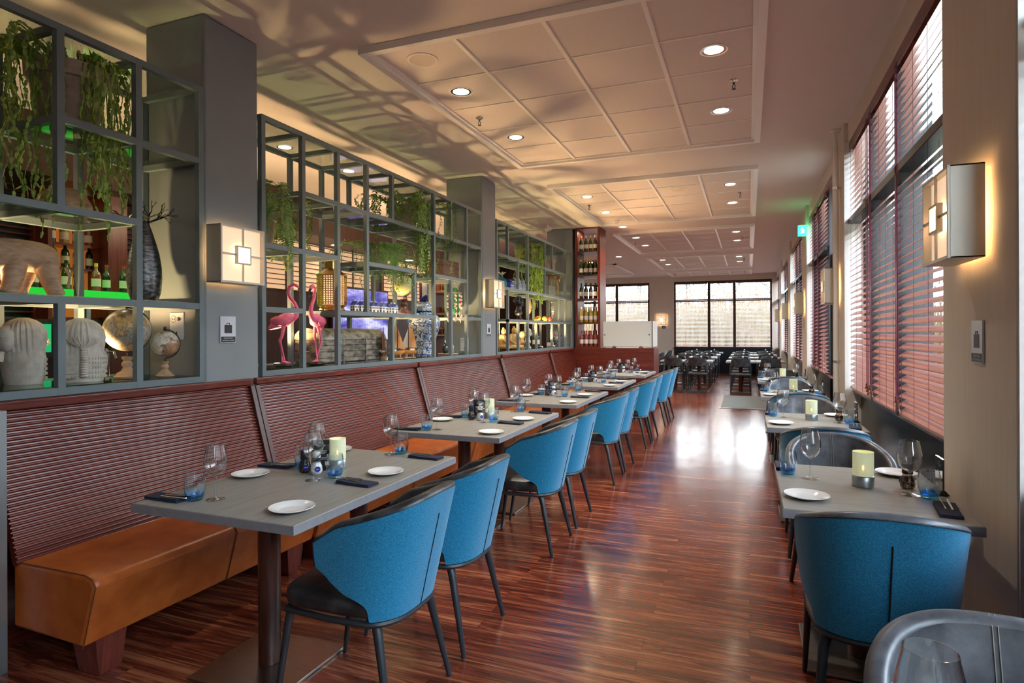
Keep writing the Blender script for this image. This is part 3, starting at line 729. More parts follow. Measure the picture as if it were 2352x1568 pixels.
# stitched centre seam on the lining of the corner chair
fi = shell_fn(.042)
for c in [o for o in COL.objects if o.name.startswith('tub_chair') and o.rotation_euler.z > 3]:
    q = MB()
    for dx in (-.005, .005): q.tube([Vector(fi(.5, h))+Vector((dx, .0015, 0)) for h in [.3, .5, .7, .85, 1]]+[Vector(fi(.5, 1))+Vector((dx, -.02, .0175))], .0012, 4)
    q.build('stitching', 'stitch', c)

# ============================================================= tables
def table(name, label, w, d, mt, group):
    """w along X, d along Y, origin at the floor under the centre"""
    t = thing(name, label, 'table', (0, 0, 0), group=group)
    MB().box(-w/2, -d/2, .712, w/2, d/2, .75).build('tabletop', mt, t, bevel=.003)
    e = MB(); k = .0012; e.box(-w/2-k, -d/2-k, .7135, -w/2+.0004, d/2+k, .7470).box(w/2-.0004, -d/2-k, .7135, w/2+k, d/2+k, .7470).box(-w/2, -d/2-k, .7135, w/2, -d/2+.0004, .7470).box(-w/2, d/2-.0004, .7135, w/2, d/2+k, .7470)
    e.build('edge_band', 'tableedge', t, smooth=False)
    MB().cyl(0, 0, .015, .712, .047, 28).build('column', 'column', t)
    MB().box(-.23, -.225, 0.001, .23, .225, .014).build('base_plate', 'steel', t, bevel=.002)
    return t
tL = None; TP = [(1.76, 2.415, 3.07), (3.71, 4.385, 5.06), (5.65, 6.355, 7.06), (7.62, 8.29, 8.97), (9.73, 10.38, 11.02)]
LT = []
for i, (a, m, c) in enumerate(TP):
    for j, (p, q) in enumerate(((a, m), (m, c))):
        lab = 'grey table on a round column, %s half of the %s pair along the bench' % (['near', 'far'][j], ORD[i])
        if tL is None: tL = table('dining_table', lab, .84, .652, 'tabletop', 'tables along the bench')
        t = tL if (i, j) == (0, 0) else dup(tL, (0, 0, 0), label=lab)
        t.location = (-1.965, (p+q)/2, 0); LT.append((i, j, p, q))
        t.scale = (1, (q-p-.002)/.652, 1)
tR = table('dining_table', 'grey wood-grain window table %s' % RN[0], .66, .9, 'tabletopx', 'tables by the windows')
tR.location = (.45, RY[0]+.45, 0)
for k in range(1, 5): dup(tR, (.455, RY[k]+.45, 0), label='grey wood-grain window table: the %s' % RN[k] if k == 1 else 'grey wood-grain table, the %s counted from the camera' % RN[k])

# ============================================================= tableware
def wine_glass(label):
    t = thing('wine_glass', label, 'glass', group='wine glasses')
    MB().lathe([(.0045, .094), (.010, .099), (.024, .107), (.036, .121), (.0445, .140), (.0475, .158), (.046, .178), (.0415, .202), (.0365, .224), (.0355, .232), (.0345, .232), (.0355, .223), (.0405, .201), (.045, .178), (.0463, .158), (.0433, .141), (.035, .1225), (.023, .109), (.0005, .103)], n=32).build('bowl', 'glass', t, angle=70)
    MB().lathe([(.0048, .098), (.0038, .085), (.0034, .05), (.004, .02), (.008, .009)], n=14).build('stem', 'glass', t, angle=80)
    MB().lathe([(.008, .009), (.02, .0055), (.034, .0025), (.0385, .0018), (.0385, .0008), (.0005, .0008)], n=32).build('foot', 'glass', t, angle=60)
    return t
def tumbler(label):
    t = thing('water_tumbler', label, 'glass', group='blue-based water tumblers')
    MB().lathe([(.0335, .014), (.040, .035), (.0425, .06), (.0405, .09), (.0365, .115), (.0350, .115), (.0388, .09), (.0408, .06), (.0385, .036), (.032, .016)], n=32).build('glass_wall', 'tumblerglass', t, angle=70)
    MB().lathe([(.0005, .0005), (.028, .0005), (.0315, .004), (.0345, .016), (.037, .026), (.0365, .0262), (.033, .0165), (.026, .013), (.0005, .011)], n=32).build('blue_base', 'blueglass', t, angle=60)
    return t
def plate(label):
    t = thing('side_plate', label, 'plate', group='white side plates')
    MB().lathe([(.0005, .004), (.045, .004), (.053, .006), (.062, .0105), (.083, .0155), (.0875, .0168), (.0885, .0155), (.084, .0125), (.063, .006), (.052, .0008), (.0005, .0008)], n=48).build('plate', 'china', t, angle=60)
    MB().lathe([(.0865, .0167), (.0878, .0176), (.0888, .0165)], n=48).build('rim', 'china', t)
    return t
def napkin(label):
    """long side along +X, cutlery sticks out at the -X end"""
    t = thing('napkin_pouch', label, 'napkin', group='navy napkins with cutlery')
    b = MB(); b.box(-.09, -.038, .0005, .105, .038, .006).box(-.085, -.036, .006, .104, .037, .0125)
    b.add([(-.088, -.037, .0128), (-.03, -.037, .0128), (.02, .037, .0128), (-.088, .037, .0128), (-.088, -.037, .0165), (-.05, -.037, .0165), (.0, .037, .0165), (-.088, .037, .0165)], [(0, 3, 2, 1), (4, 5, 6, 7), (0, 1, 5, 4), (1, 2, 6, 5), (2, 3, 7, 6), (3, 0, 4, 7)])
    b.build('cloth', 'navy', t, bevel=.003, seg=3)
    f = MB(); f.tube([(.03, -.008, .0155), (-.07, -.01, .019), (-.105, -.012, .024)], [.003, .0028, .0035], 6, flat=.5)
    for k in range(4): f.tube([(-.100, -.0195+k*.005, .0235), (-.118, -.021+k*.0055, .025), (-.142, -.021+k*.0055, .021)], .0012, 5)
    f.box(-.107, -.0205, .0225, -.099, -.0035, .0245); f.build('fork', 'chrome', t)
    k = MB(); k.tube([(.03, .014, .0155), (-.08, .014, .018), (-.118, .015, .020)], [.0035, .0045, .0055], 8, flat=.35); k.build('knife', 'chrome', t)
    return t
def shaker(label, pepper):
    t = thing('pepper_mill' if pepper else 'salt_mill', label, 'mill', group='pepper mills' if pepper else 'salt mills')
    if pepper:
        MB().lathe([(.0005, .001), (.022, .001), (.028, .008), (.0305, .022), (.027, .042), (.019, .062), (.018, .075)], n=24).build('jar', 'darkglass', t)
        pc = MB(); r = random.Random(1)
        for _ in range(90):
            a = r.uniform(0, 6.28); z = r.uniform(.006, .042); q = r.uniform(.6, 1)*(.026 if z > .008 else .02); pc.ell((q*math.cos(a), q*math.sin(a), z), (.0028,)*3, 6, 4)
        pc.build('peppercorns', 'bark', t)
    else:
        MB().lathe([(.0005, .002), (.021, .002), (.027, .009), (.0295, .022), (.026, .042), (.0185, .058), (.0005, .06)], n=24).build('salt', 'china', t)
        MB().lathe([(.0005, .001), (.022, .001), (.028, .008), (.0305, .022), (.027, .042), (.019, .062), (.018, .075)], n=24).build('jar', 'glass', t)
    MB().lathe([(.0185, .066), (.0215, .068), (.0215, .08), (.019, .083)], n=24).build('neck_label', 'navy', t)
    MB().lathe([(.0195, .083), (.0205, .086), (.0205, .108), (.018, .111), (.0005, .111)], n=24).build('cap', 'navy' if pepper else 'china', t)
    lb = MB().lathe([(.0005, 0), (.0135, 0), (.0135, .0015), (.0005, .0015)], n=20, T=Matrix.Translation((.0285, -.012, .03)) @ Matrix.Rotation(math.radians(-22), 4, 'Z') @ Matrix.Rotation(math.radians(84), 4, 'Y')).build('round_label', 'cobalt', t)
    text('label_print', 'PEPPER' if pepper else 'SALT', .0062, 'white', lb, Matrix.Translation((.0303, -.0126, .03)) @ Matrix.Rotation(math.radians(-22), 4, 'Z') @ Matrix.Rotation(math.radians(90), 4, 'Z') @ Matrix.Rotation(math.radians(84), 4, 'X'), .0003)
    return t
def candle(label):
    t = thing('tealight_holder', label, 'candle', group='green glass tealight holders')
    MB().lathe([(.0005, .001), (.044, .001), (.0448, .003), (.0448, .047), (.042, .05), (.0005, .05)], n=40).build('steel_base', 'steelb', t, angle=50)
    MB().lathe([(.041, .05), (.0425, .052), (.0425, .156), (.0405, .156), (.0405, .052)], n=40).build('frosted_glass', 'frost', t, angle=50)
    MB().cyl(0, 0, .051, .067, .019, 20).build('tealight', 'wax', t)
    MB().ell((0, 0, .083), (.005, .005, .012), 10, 8).build('flame', 'flame', t)
    return t
def menu(label):
    t = thing('menu_stand', label, 'menu stand', group='acrylic menu stands')
    MB().box(-.052, -.004, .012, .052, .004, .155).build('acrylic_sleeve', 'glass', t, smooth=False)
    c = MB().box(-.049, -.002, .014, .049, .002, .152).build('printed_card', 'dkpanel', t, smooth=False)
    pr = MB()
    for s_ in (-1, 1):
        for k, (w, z) in enumerate([(.03, .135), (.05, .124), (.036, .116), (.06, .095), (.06, .088), (.045, .081), (.055, .06), (.05, .053)]):
            pr.box(-w/2, s_*.0028-.0003, z, w/2, s_*.0028+.0003, z+.003)
        pr.box(.022, s_*.0028-.0003, .025, .040, s_*.0028+.0003, .043)
    pr.build('printing', 'sign_w', c, smooth=False)
    b = MB(); b.add([(-.05, -.026, .0005), (.05, -.026, .0005), (.05, .026, .0005), (-.05, .026, .0005), (-.05, -.008, .022), (.05, -.008, .022), (.05, .008, .022), (-.05, .008, .022)], [(0, 3, 2, 1), (4, 5, 6, 7), (0, 1, 5, 4), (1, 2, 6, 5), (2, 3, 7, 6), (3, 0, 4, 7)])
    b.build('base', 'black', t, bevel=.002)
    return t
PROTO = {}
def put(kind, loc, rz, label):
    fn = {'wine': wine_glass, 'tumb': tumbler, 'plate': plate, 'nap': napkin, 'pep': lambda l: shaker(l, True), 'salt': lambda l: shaker(l, False), 'candle': candle, 'menu': menu}[kind]
    if kind not in PROTO:
        t = fn(label); PROTO[kind] = t; t.location = loc; t.rotation_euler = (0, 0, rz); return t
    return dup(PROTO[kind], loc, rz, label)
TZ = .7505
for i, j, p, q in LT:
    wh = '%s half of the %s bench table pair' % (['near', 'far'][j], ORD[i]); jt = lambda a=.012: rnd.uniform(-a, a)
    n = 'tall clear wine glass '
    put('wine', (-2.11+jt(), p+.175+jt(), TZ), rnd.uniform(0, 6), 'stemmed wine glass bench side, %s' % wh)
    put('wine', (-1.93+jt(), q-.065+jt(), TZ), rnd.uniform(0, 6), 'stemmed wine glass aisle side, %s' % wh)
    put('tumb', (-2.17+jt(), p+.12+jt(), TZ), rnd.uniform(0, 6), 'blue-bottomed tumbler bench side, %s' % wh)
    put('tumb', (-1.875+jt(), q+.005-.05*j+jt(), TZ), rnd.uniform(0, 6), 'blue-bottomed tumbler aisle side, %s' % wh)
    put('plate', (-2.285+jt(), q-.10+jt(), TZ), 0, 'round white side plate bench side, %s' % wh)
    put('plate', (-1.675+jt(), p+.16+jt(), TZ), 0, 'round white side plate aisle side, %s' % wh)
    put('nap', (-2.295+jt(), p+.10, TZ), PI+rnd.uniform(-.15, .15), 'navy napkin with fork and knife bench side, %s' % wh)
    put('nap', (-1.70+jt(), q-.06-.03*j, TZ), rnd.uniform(-.12, .12)-.1, 'navy napkin with fork and knife aisle side, %s' % wh)
    if j == 0:
        pr = '%s bench table pair' % ORD[i]
        put('pep', (-2.085, q+.045, TZ), -.3, 'pepper mill with navy cap in the middle of the %s' % pr)
        put('salt', (-2.005, q+.035, TZ), -.3, 'white salt mill in the middle of the %s' % pr)
        put('menu', (-2.05, q+.125, TZ), .35, 'dark printed menu card in clear stand in the middle of the %s' % pr)
        if i < 2: put('candle', (-1.985, q+.175, TZ), 0, 'pale green glass tealight holder on the %s' % pr)
for k, y in enumerate(RY):
    w = ['window table cut off at the lower right corner', 'nearest full window table', 'second window table', 'third window table', 'fourth window table'][k]
    jt = lambda a=.01: rnd.uniform(-a, a)
    if k == 0:
        put('wine', (.247, 1.05, TZ), 0, 'large wine glass rim at the bottom right edge of the photo')
        put('nap', (.20, 1.235, TZ), -2.2, 'navy napkin corner at the bottom edge of the photo')
        put('plate', (.235, 1.13-.35, TZ), 0, 'white side plate on the table cut off at the lower right corner')
        continue
    put('tumb', (.185+jt(), y+.64, TZ), 0, 'blue-bottomed tumbler on the aisle side of the %s' % w)
    put('wine', (.265+jt(), y+.575, TZ), 0, 'stemmed wine glass on the aisle side of the %s' % w)
    put('plate', (.225, y+.20, TZ), 0, 'white side plate at the near left corner of the %s' % w)
    put('candle', (.47+jt(), y+.50, TZ), 0, 'pale green glass tealight holder on the %s' % w)
    put('wine', (.635+jt(), y+.40, TZ), 0, 'stemmed wine glass on the window side of the %s' % w)
    put('tumb', (.705+jt(), y+.37, TZ), 0, 'blue-bottomed tumbler on the window side of the %s' % w)
    put('nap', (.715, y+.175, TZ), -PI/2-.12, 'navy napkin with fork and knife on the window side of the %s' % w)
    put('nap', (.165, y+.79, TZ), PI/2, 'navy napkin at the far left corner of the %s' % w)
    put('plate', (.665, y+.795, TZ), 0, 'white side plate at the far right corner of the %s' % w)
    put('pep', (.655, y+.52, TZ), 2.6, 'pepper mill on the window side of the %s' % w)
    put('menu', (.765, y+.475, TZ), PI/2, 'menu card stand against the wall on the %s' % w)

# ============================================================= far dining area: black chairs with a cut-out back
def cut_chair(label):
    t = thing('dining_chair', label, 'chair', (0, 0, 0), group='black cut-out chairs in the far dining area')
    def fn(off):
        def f(u, h):
            a = u*2-1; s_ = 1 if a >= 0 else -1; a = abs(a); ph = a*PI/2
            zt = .835-.20*sm(.55, 1, a)-.03*a; zb = .64-.0*a-.205*sm(.46, .66, a)
            z = zb+(zt-zb)*h; g = (z-.42)/.42
            w = .245-.02*g-off; yr = -.235-.05*g+off
            return (s_*w*abs(math.sin(ph))**.6, yr+(.06-yr)*(1-abs(math.cos(ph))**.6), z)
        return f
    fo, fi = fn(0), fn(.028); nu, nv = 41, 8; b = MB()
    b.grid(fo, nu, nv).grid(fi, nu, nv, flip=True)
    for hh in (0, 1): b.grid(lambda u, v: Vector(fo(u, hh)).lerp(Vector(fi(u, hh)), v), nu, 2, flip=(hh == 0))
    for uu in (0, 1): b.grid(lambda h, v: Vector(fo(uu, h)).lerp(Vector(fi(uu, h)), v), nv, 2)
    b.build('backrest', 'leather', t, angle=60)
    MB().box(-.225, -.235, .425, .225, .235, .478).build('seat', 'leather', t, bevel=.02, seg=3)
    for sx in (-1, 1):
        x = sx*.215
        MB().tube([(x, -.19, .43), (x*1.02, -.24, .012), (x*1.02, .22, .012), (x, .19, .43)], .0115, 8).build('leg', 'blkmetal', t)
    MB().box(-.215, -.245, .006, .215, -.228, .02).build('stretcher', 'blkmetal', t)
    return t
proto = None; tT = table('dining_table', '', .64, .74, 'tabletop', 'tables in the far dining area')
firstT = True; firstC = True
rows = [15.15, 17.25, 19.3, 21.25]; BK = [('left', [-1.70, -1.13]), ('right', [-.18, .47])]
RW = ['front', 'second', 'third', 'last']
for r, y in enumerate(rows):
    for bn, xs in BK:
        for k, x in enumerate(xs):
            sd = ['left', 'right'][k]
            lab = 'grey far table, %s one of the %s bank in the %s row' % (sd, bn, RW[r])
            if firstT: tT['label'] = lab; tT.location = (x, y+.37, 0); firstT = False
            else: dup(tT, (x, y+.37, 0), label=lab)
            for fc in (0, 1):
                if r == 3 and fc: continue
                lab = 'black cut-out chair %s, %s seat, %s bank, %s far row' % (['seen from behind', 'facing the camera'][fc], sd, bn, RW[r])
                yy = y-.0+.02 if not fc else y+.74+.06
                if firstC: proto = cut_chair(lab); proto.location = (x, yy, 0); firstC = False
                else: dup(proto, (x+rnd.uniform(-.02, .02), yy, 0), PI*fc+rnd.uniform(-.05, .05), lab)
            lab = 'glass salt mill on the %s table, %s bank, %s far row' % (sd, bn, RW[r])
            dup(PROTO['salt'], (x+.05, y+.35, TZ), 0, lab)
for (x, y, w) in [(-3.3, 18.9, 'left-hand far table beyond the partition'), (-3.3, 20.9, 'left-hand table under the pier of the far wall')]:
    dup(tT, (x, y, 0), label='grey '+w)
    dup(proto, (x+.62, y, 0), PI/2, 'black chair turned sideways at the '+w)
# ============================================================= wall lamps, signs, ceiling fittings
def wall_lamp(label):
    """square box lamp; its back is at the origin plane x=0, front faces +X; .36 square, .13 deep"""
    t = thing('wall_lamp', label, 'lamp', group='square wall lamps'); s = .18; D = .135
    b = MB().box(.02, -s, -s, D, -s+.008, s).box(.02, s-.008, -s, D, s, s).box(.02, -s, -s, D, s, -s+.008).box(.02, -s, s-.008, D, s, s)
    b.build('housing', 'steelw', t, bevel=.002)
    f = MB(); e = .009
    f.box(D-.004, -s, -s, D+.006, -s+.012, s).box(D-.004, s-.012, -s, D+.006, s, s).box(D-.004, -s, -s, D+.006, s, -s+.012).box(D-.004, -s, s-.012, D+.006, s, s)
    q = .052
    f.box(D-.004, -.006, q, D+.004, .006, s).box(D-.004, -.006, -s, D+.004, .006, -q).box(D-.004, q, -.006, D+.004, s, .006).box(D-.004, -s, -.006, D+.004, -q, .006)
    f.build('grille', 'steelw', t, smooth=False)
    c = MB(); c.box(D-.01, -q-.006, -q-.006, D+.012, -q+.004, q+.006).box(D-.01, q-.004, -q-.006, D+.012, q+.006, q+.006).box(D-.01, -q, -q-.006, D+.012, q, -q+.004).box(D-.01, -q, q-.004, D+.012, q, q+.006)
    c.build('centre_frame', 'steelw', t, smooth=False)
    MB().box(D-.030, -s+.009, -s+.009, D-.026, s-.009, s-.009).build('diffuser', 'lampglow', t, smooth=False)
    MB().box(D-.020, -q+.005, -q+.005, D-.012, q-.005, q-.005).build('lit_centre', 'lampcore', t, smooth=False)
    MB().box(.0, -.07, -.12, .02, .07, .12).build('wall_bracket', 'white', t)
    return t
M['steelw'] = mat('champagne_metal', (.52, .50, .43), rough=.4, metal=.35)
L0 = wall_lamp('square lit wall lamp on the first blue-grey pillar, left of the aisle'); L0.location = (-3.149, 2.985, 1.95)
dup(L0, (-3.149, 7.25, 1.95), 0, 'square lit wall lamp on the second blue-grey pillar, above the bench')
for i, (y, w) in enumerate([(2.97, 'nearest right-hand pier, large at the right edge'), (7.02, 'second right-hand pier beside the white pipe'), (11.07, 'third right-hand pier near the exit sign'), (15.1, 'fourth right-hand pier'), (19.15, 'last right-hand pier')]):
    dup(L0, (XW-.001, y, 1.91), PI, 'square lit wall lamp on the '+w)
dup(L0, (-2.93, YB-.001, 1.88), -PI/2, 'square lit wall lamp on the far wall between the two windows')
def lamp_light(x, y, z, dx, dy, e=5):
    light('wall_lamp_glow', 'POINT', (x+dx*.10, y+dy*.10, z), e, (1, .62, .28), .03)
for x, y, z, dx, dy in [(-3.149, 2.985, 1.95, .6, 0), (-3.149, 7.25, 1.95, .6, 0), (.86, 2.97, 1.91, -.6, 0), (.86, 7.02, 1.91, -.6, 0), (.86, 11.07, 1.91, -.6, 0), (.86, 15.1, 1.91, -.6, 0), (.86, 19.15, 1.91, -.6, 0), (-2.93, 22.39, 1.88, 0, -.6)]: lamp_light(x, y, z, dx, dy, 2.5)

def bag_sign(label, cap=True):
    t = thing('bag_sign', label, 'sign', group='luggage warning signs')
    MB().box(0, -.062, -.085, .008, .062, .085).build('panel', 'sign_w', t, bevel=.001)
    MB().box(.008, -.058, -.081, .0088, .058, -.046).build('caption_strip', 'sign_k', t, smooth=False)
    b = MB().box(.008, -.030, -.024, .0092, .030, .030).box(.008, -.013, .030, .0092, -.009, .042).box(.008, .009, .030, .0092, .013, .042).box(.008, -.013, .038, .0092, .013, .043)
    b.build('bag_symbol', 'sign_k', t, smooth=False)
    T = lambda z: Matrix.Translation((.009, 0, z)) @ Matrix.Rotation(PI/2, 4, 'Z') @ Matrix.Rotation(PI/2, 4, 'X')
    text('caption', 'WATCH YOUR', .0105, 'sign_w', t, T(-.057)); text('caption', 'VALUABLES & LUGGAGE', .0088, 'sign_w', t, T(-.071))
    return t
s0 = bag_sign('small white sign with black suitcase symbol on the first blue-grey pillar'); s0.location = (-3.149, 2.985, 1.478)
dup(s0, (-3.149, 7.22, 1.478), 0, 'small suitcase sign on the second blue-grey pillar')
dup(s0, (XW-.001, 2.935, 1.405), PI, 'small grey suitcase sign on the beige pier at the right edge')
def socket_sign(label):
    """flat on a pillar side, facing -Y"""
    t = thing('socket_sign', label, 'sign', group='charging point signs')
    MB().box(-.06, -.006, -.085, .06, 0, .085).build('panel', 'sign_w', t, bevel=.001)
    b = MB(); T = Matrix.Translation((-.028, -.0075, .045)) @ Matrix.Rotation(PI/2, 4, 'X')
    n = 20
    b.add([(r*math.cos(2*PI*k/n), r*math.sin(2*PI*k/n), 0) for r in (.021, .0235) for k in range(n)], [(k, (k+1) % n, n+(k+1) % n, n+k) for k in range(n)], T)
    for dx in (-.008, .008): b.box(-.028+dx-.003, -.0085, .042, -.028+dx+.003, -.006, .048)
    b.box(.012, -.0085, .034, .028, -.006, .056).box(.028, -.0085, .038, .034, -.006, .052).box(.004, -.0085, .050, .012, -.006, .053).box(.004, -.0085, .037, .012, -.006, .040).box(.034, -.0085, .044, .045, -.006, .046)
    b.box(-.004, -.0085, -.055, .004, -.006, -.035); b.add([(-.011, -.0085, -.053), (.011, -.0085, -.053), (0, -.0085, -.070)], [(0, 1, 2)])
    b.build('socket_and_plug_symbol', 'sign_k', t, smooth=False); return t
k0 = socket_sign('white socket and plug sign on the near side of the first blue-grey pillar'); k0.location = (-3.38, 2.809, 1.50)
dup(k0, (-3.40, 7.029, 1.30), 0, 'white socket and plug sign on the near side of the second blue-grey pillar')
t = thing('exit_sign', 'green lit exit sign high on the third right-hand pier', 'sign', (.80, 10.62, 3.04))
MB().box(-.06, -.03, -.08, .06, .02, .09).build('housing', 'exitg', t, bevel=.004)
b = MB().ell((.0, -.032, .045), (.011, .003, .011), 10, 6).box(-.012, -.034, .0, .012, -.03, .035).box(-.03, -.034, .018, -.01, -.03, .026).box(.01, -.034, .01, .032, -.03, .018).box(-.028, -.034, -.045, -.006, -.03, -.036).box(-.012, -.034, -.04, -.003, -.03, .0).box(.003, -.034, -.035, .030, -.03, -.0)
b.build('running_figure', 'exitw', t, smooth=False)
light('exit_glow', 'POINT', (.70, 10.5, 3.1), .35, (.1, 1, .35), .05)

def downlight(label, group='recessed downlights'):
    t = thing('downlight', label, 'lamp', group=group)
    MB().lathe([(.098, .0), (.099, -.003), (.092, -.006), (.086, -.003)], n=36).build('trim_ring', 'white', t)
    r = MB(); n = 48
    r.add([((q*(1+.02*(k % 2)))*math.cos(2*PI*k/n), (q*(1+.02*(k % 2)))*math.sin(2*PI*k/n), z) for q, z in ((.087, -.003), (.05, -.0005)) for k in range(n)], [(k, (k+1) % n, n+(k+1) % n, n+k) for k in range(n)])
    r.build('reflector', 'chrome', t, smooth=False)
    MB().lathe([(.0005, -.0015), (.066, -.0015)], n=28).build('bulb', 'down', t)
    return t
D0 = None; CO = ['nearest', 'second', 'third', 'fourth', 'last']
def dl(x, y, z, label, e=68):
    global D0
    if D0 is None: D0 = downlight(label); D0.location = (x, y, z)
    else: dup(D0, (x, y, z), 0, label)
    light('downlight_beam', 'SPOT', (x, y, z-.02), e, (1, .88, .72), .06, 110, .8)
for k, ys in enumerate([(4.5, 5.76), (8.68, 9.93), (12.84, 14.07), (17.1, 18.3)]):
    for x, sd in ((-2.2, 'left'), (-.22, 'right')):
        for j, y in enumerate(ys): dl(x, y, H-.0125, 'round downlight, %s side %s one in the %s ceiling panel' % (sd, ['near', 'far'][j], CO[k]))
dl(-2.22, 11.5, H-.001, 'round downlight in the plain ceiling between the second and third panels')
for j, (x, y) in enumerate([(-4.61, 3.06), (-4.63, 5.17), (-4.59, 6.23), (-4.6, 9.0)]): dl(x, y, H-.001, 'round downlight in the ceiling above the bar side, %s from the camera' % ORD[j], 26)
for j, (x, y) in enumerate([(-6.3, 8.2), (-6.3, 10.5), (-6.3, 12.5), (-6.3, 6.0)]): dl(x, y, 2.898, 'round downlight in the timber soffit behind the shelves, %s' % ['second along', 'third along', 'last along', 'first along'][j], 14)
for j, (x, y) in enumerate([(-4.0, 14.0), (-4.2, 17.0), (-3.2, 16.0)]): dl(x, y, H-.001, 'round downlight in the far plain ceiling behind the wine cabinet, %s' % ['near one', 'far one', 'middle one'][j])
def sprinkler(label):
    t = thing('sprinkler', label, 'sprinkler', group='ceiling sprinklers')
    MB().lathe([(.036, 0), (.034, -.006), (.018, -.014), (.012, -.02)], n=20).build('escutcheon', 'chrome', t)
    b = MB().tube([(0, 0, -.02), (0, 0, -.035)], .007, 8); b.tube([(0, 0, -.032), (.012, 0, -.045), (.006, 0, -.068)], .003, 5).tube([(0, 0, -.032), (-.012, 0, -.045), (-.006, 0, -.068)], .003, 5); b.cyl(0, 0, -.073, -.069, .016, 14)
    b.build('head', 'bronze', t); return t
sp = None
for k, (y, y2) in enumerate([(5.11, 5.10), (9.26, 9.23), (13.4, 13.4), (17.6, 17.6), (21.3, 21.3)]):
    for x, yy, sd in ((-2.31, y, 'left'), (-.10, y2, 'right')):
        lab = 'chrome ceiling sprinkler, %s side of the %s ceiling panel' % (sd, CO[k])
        if sp is None: sp = sprinkler(lab); sp.location = (x, yy, H-.012)
        else: dup(sp, (x, yy, H-.012), 0, lab)
for x, y, lab in ((-2.2, 3.87, 'round beige speaker grille in the nearest ceiling panel'), (-.89, 8.7, 'round flat speaker grille in the second ceiling panel')):
    t = thing('ceiling_speaker', lab, 'speaker', (x, y, H-.012))
    MB().lathe([(.115, 0), (.115, -.006), (.10, -.010), (.092, -.006)], n=36).build('rim', 'white', t); MB().lathe([(.093, -.006), (.0005, -.007)], n=36).build('grille', 'wall', t)
for x, y, lab in ((-2.18, 10.75, 'white smoke detector at the left corner of the second ceiling panel'), (-2.1, 14.9, 'white smoke detector in the third ceiling panel'), (-2.0, 19.2, 'white smoke detector in the fourth ceiling panel')):
    t = thing('smoke_detector', lab, 'detector', (x, y, H-.012))
    MB().lathe([(.055, 0), (.055, -.02), (.04, -.03)], n=24, cap=True).build('base', 'white', t); MB().lathe([(.036, -.03), (.03, -.055)], n=24, cap=True).build('sensor_dome', 'white', t)
t = thing('spotlight', 'white swivelling spotlight on the ceiling before the third pillar', 'lamp', (-3.45, 10.7, H))
MB().cyl(0, 0, -.06, -.001, .02, 12).build('mount', 'white', t); b = MB(); b.tube([(-.05, .02, -.10), (.06, -.03, -.075)], .038, 16); b.build('head', 'white', t)

# ============================================================= wine cabinet and glass screen on the partition
t = thing('wine_cabinet', 'tall mahogany open wine cabinet with five shelves at the end of the bench', 'cabinet', (0, 0, 0))
x0, x1, y0, y1 = -3.10, -2.61, 11.27, 11.78
MB().box(x0, y0, 1.156, x0+.05, y1, H-.002).build('side_panel', 'mah_z', t, bevel=.003); MB().box(x1-.05, y0, 1.156, x1, y1, H-.002).build('side_panel', 'mah_z', t, bevel=.003)
WZ = [1.156+.455*k for k in range(5)]
for z in WZ+[3.42]:
    MB().box(x0+.05, y0+.002, z, x1-.05, y1-.002, z+.028).build('shelf', 'mah_x', t, bevel=.002)
light('cabinet_light', 'AREA', ((x0+x1)/2, 11.5, 3.40), 3, (1, .8, .55), .2)
BT = {}
def bottle(label, m='winegreen', group='wine bottles in the cabinet', cap='label', h=.30):
    t = thing('wine_bottle', label, 'bottle', group=group)
    MB().lathe([(.0005, .001), (.036, .001), (.0375, .006), (.0375, .17), (.034, .195), (.018, .225), (.0145, .24), (.0142, .292), (.0005, .292)], n=20).build('glass_body', m, t, angle=50)
    MB().lathe([(.038, .05), (.0383, .052), (.0383, .125), (.038, .127)], n=20).build('paper_label', 'label', t)
    MB().lathe([(.0152, .255), (.0155, .258), (.0155, .298), (.0005, .30)], n=14).build('foil_cap', cap, t)
    return t
kinds = [('winerose', 'red'), ('wineyel', 'label'), ('winedark', 'black'), ('winegreen', 'yellow'), ('winegreen', 'label')]
SN = ['bottom', 'second', 'middle', 'fourth', 'top']; DSC = ['rose', 'pale green', 'dark red wine', 'yellow-capped', 'pale-capped white wine']
for k, z in enumerate(WZ):
    for j in range(4):
        for row in range(2 if k in (0, 1, 3) else 1):
            xx = x0+.105+j*.092+.02*row*(1 if j < 3 else -1); lab = "%s bottle, %s %s on the wine cabinet's %s shelf" % (DSC[k], ['first', 'second', 'third', 'fourth'][j], ['in the front row', 'in the back row'][row], SN[k])
            if k not in BT: BT[k] = bottle(lab, *kinds[k][:1], cap=kinds[k][1]); BT[k].location = (xx, y0+.08, z+.028)
            else: dup(BT[k], (xx, y0+.08+.14*row, z+.028), rnd.uniform(0, 6), lab)
t = thing('screen_panel', 'frosted white glass screen on clips on top of the mahogany partition', 'screen', (0, 0, 0))
MB().box(-2.56, 11.30, 1.175, -1.66, 11.308, 1.65).build('frosted_pane', 'smoked', t, smooth=False)
MB().box(-1.64, 11.30, 1.175, -1.632, 11.86, 1.65).build('side_pane', 'smoked', t, smooth=False)
b = MB()
for x in (-2.35, -1.85): b.box(x-.04, 11.285, 1.156, x+.04, 11.323, 1.18).cyl(x, 11.29, 1.18, 1.20, .012, 10)
for x in (-2.53, -1.70): b.box(x-.012, 11.29, 1.39, x+.012, 11.315, 1.415)
b.build('clips', 'chrome', t)
MB().box(-1.656, 11.297, 1.157, -1.644, 11.311, 1.65).build('corner_strip', 'chrome', t)
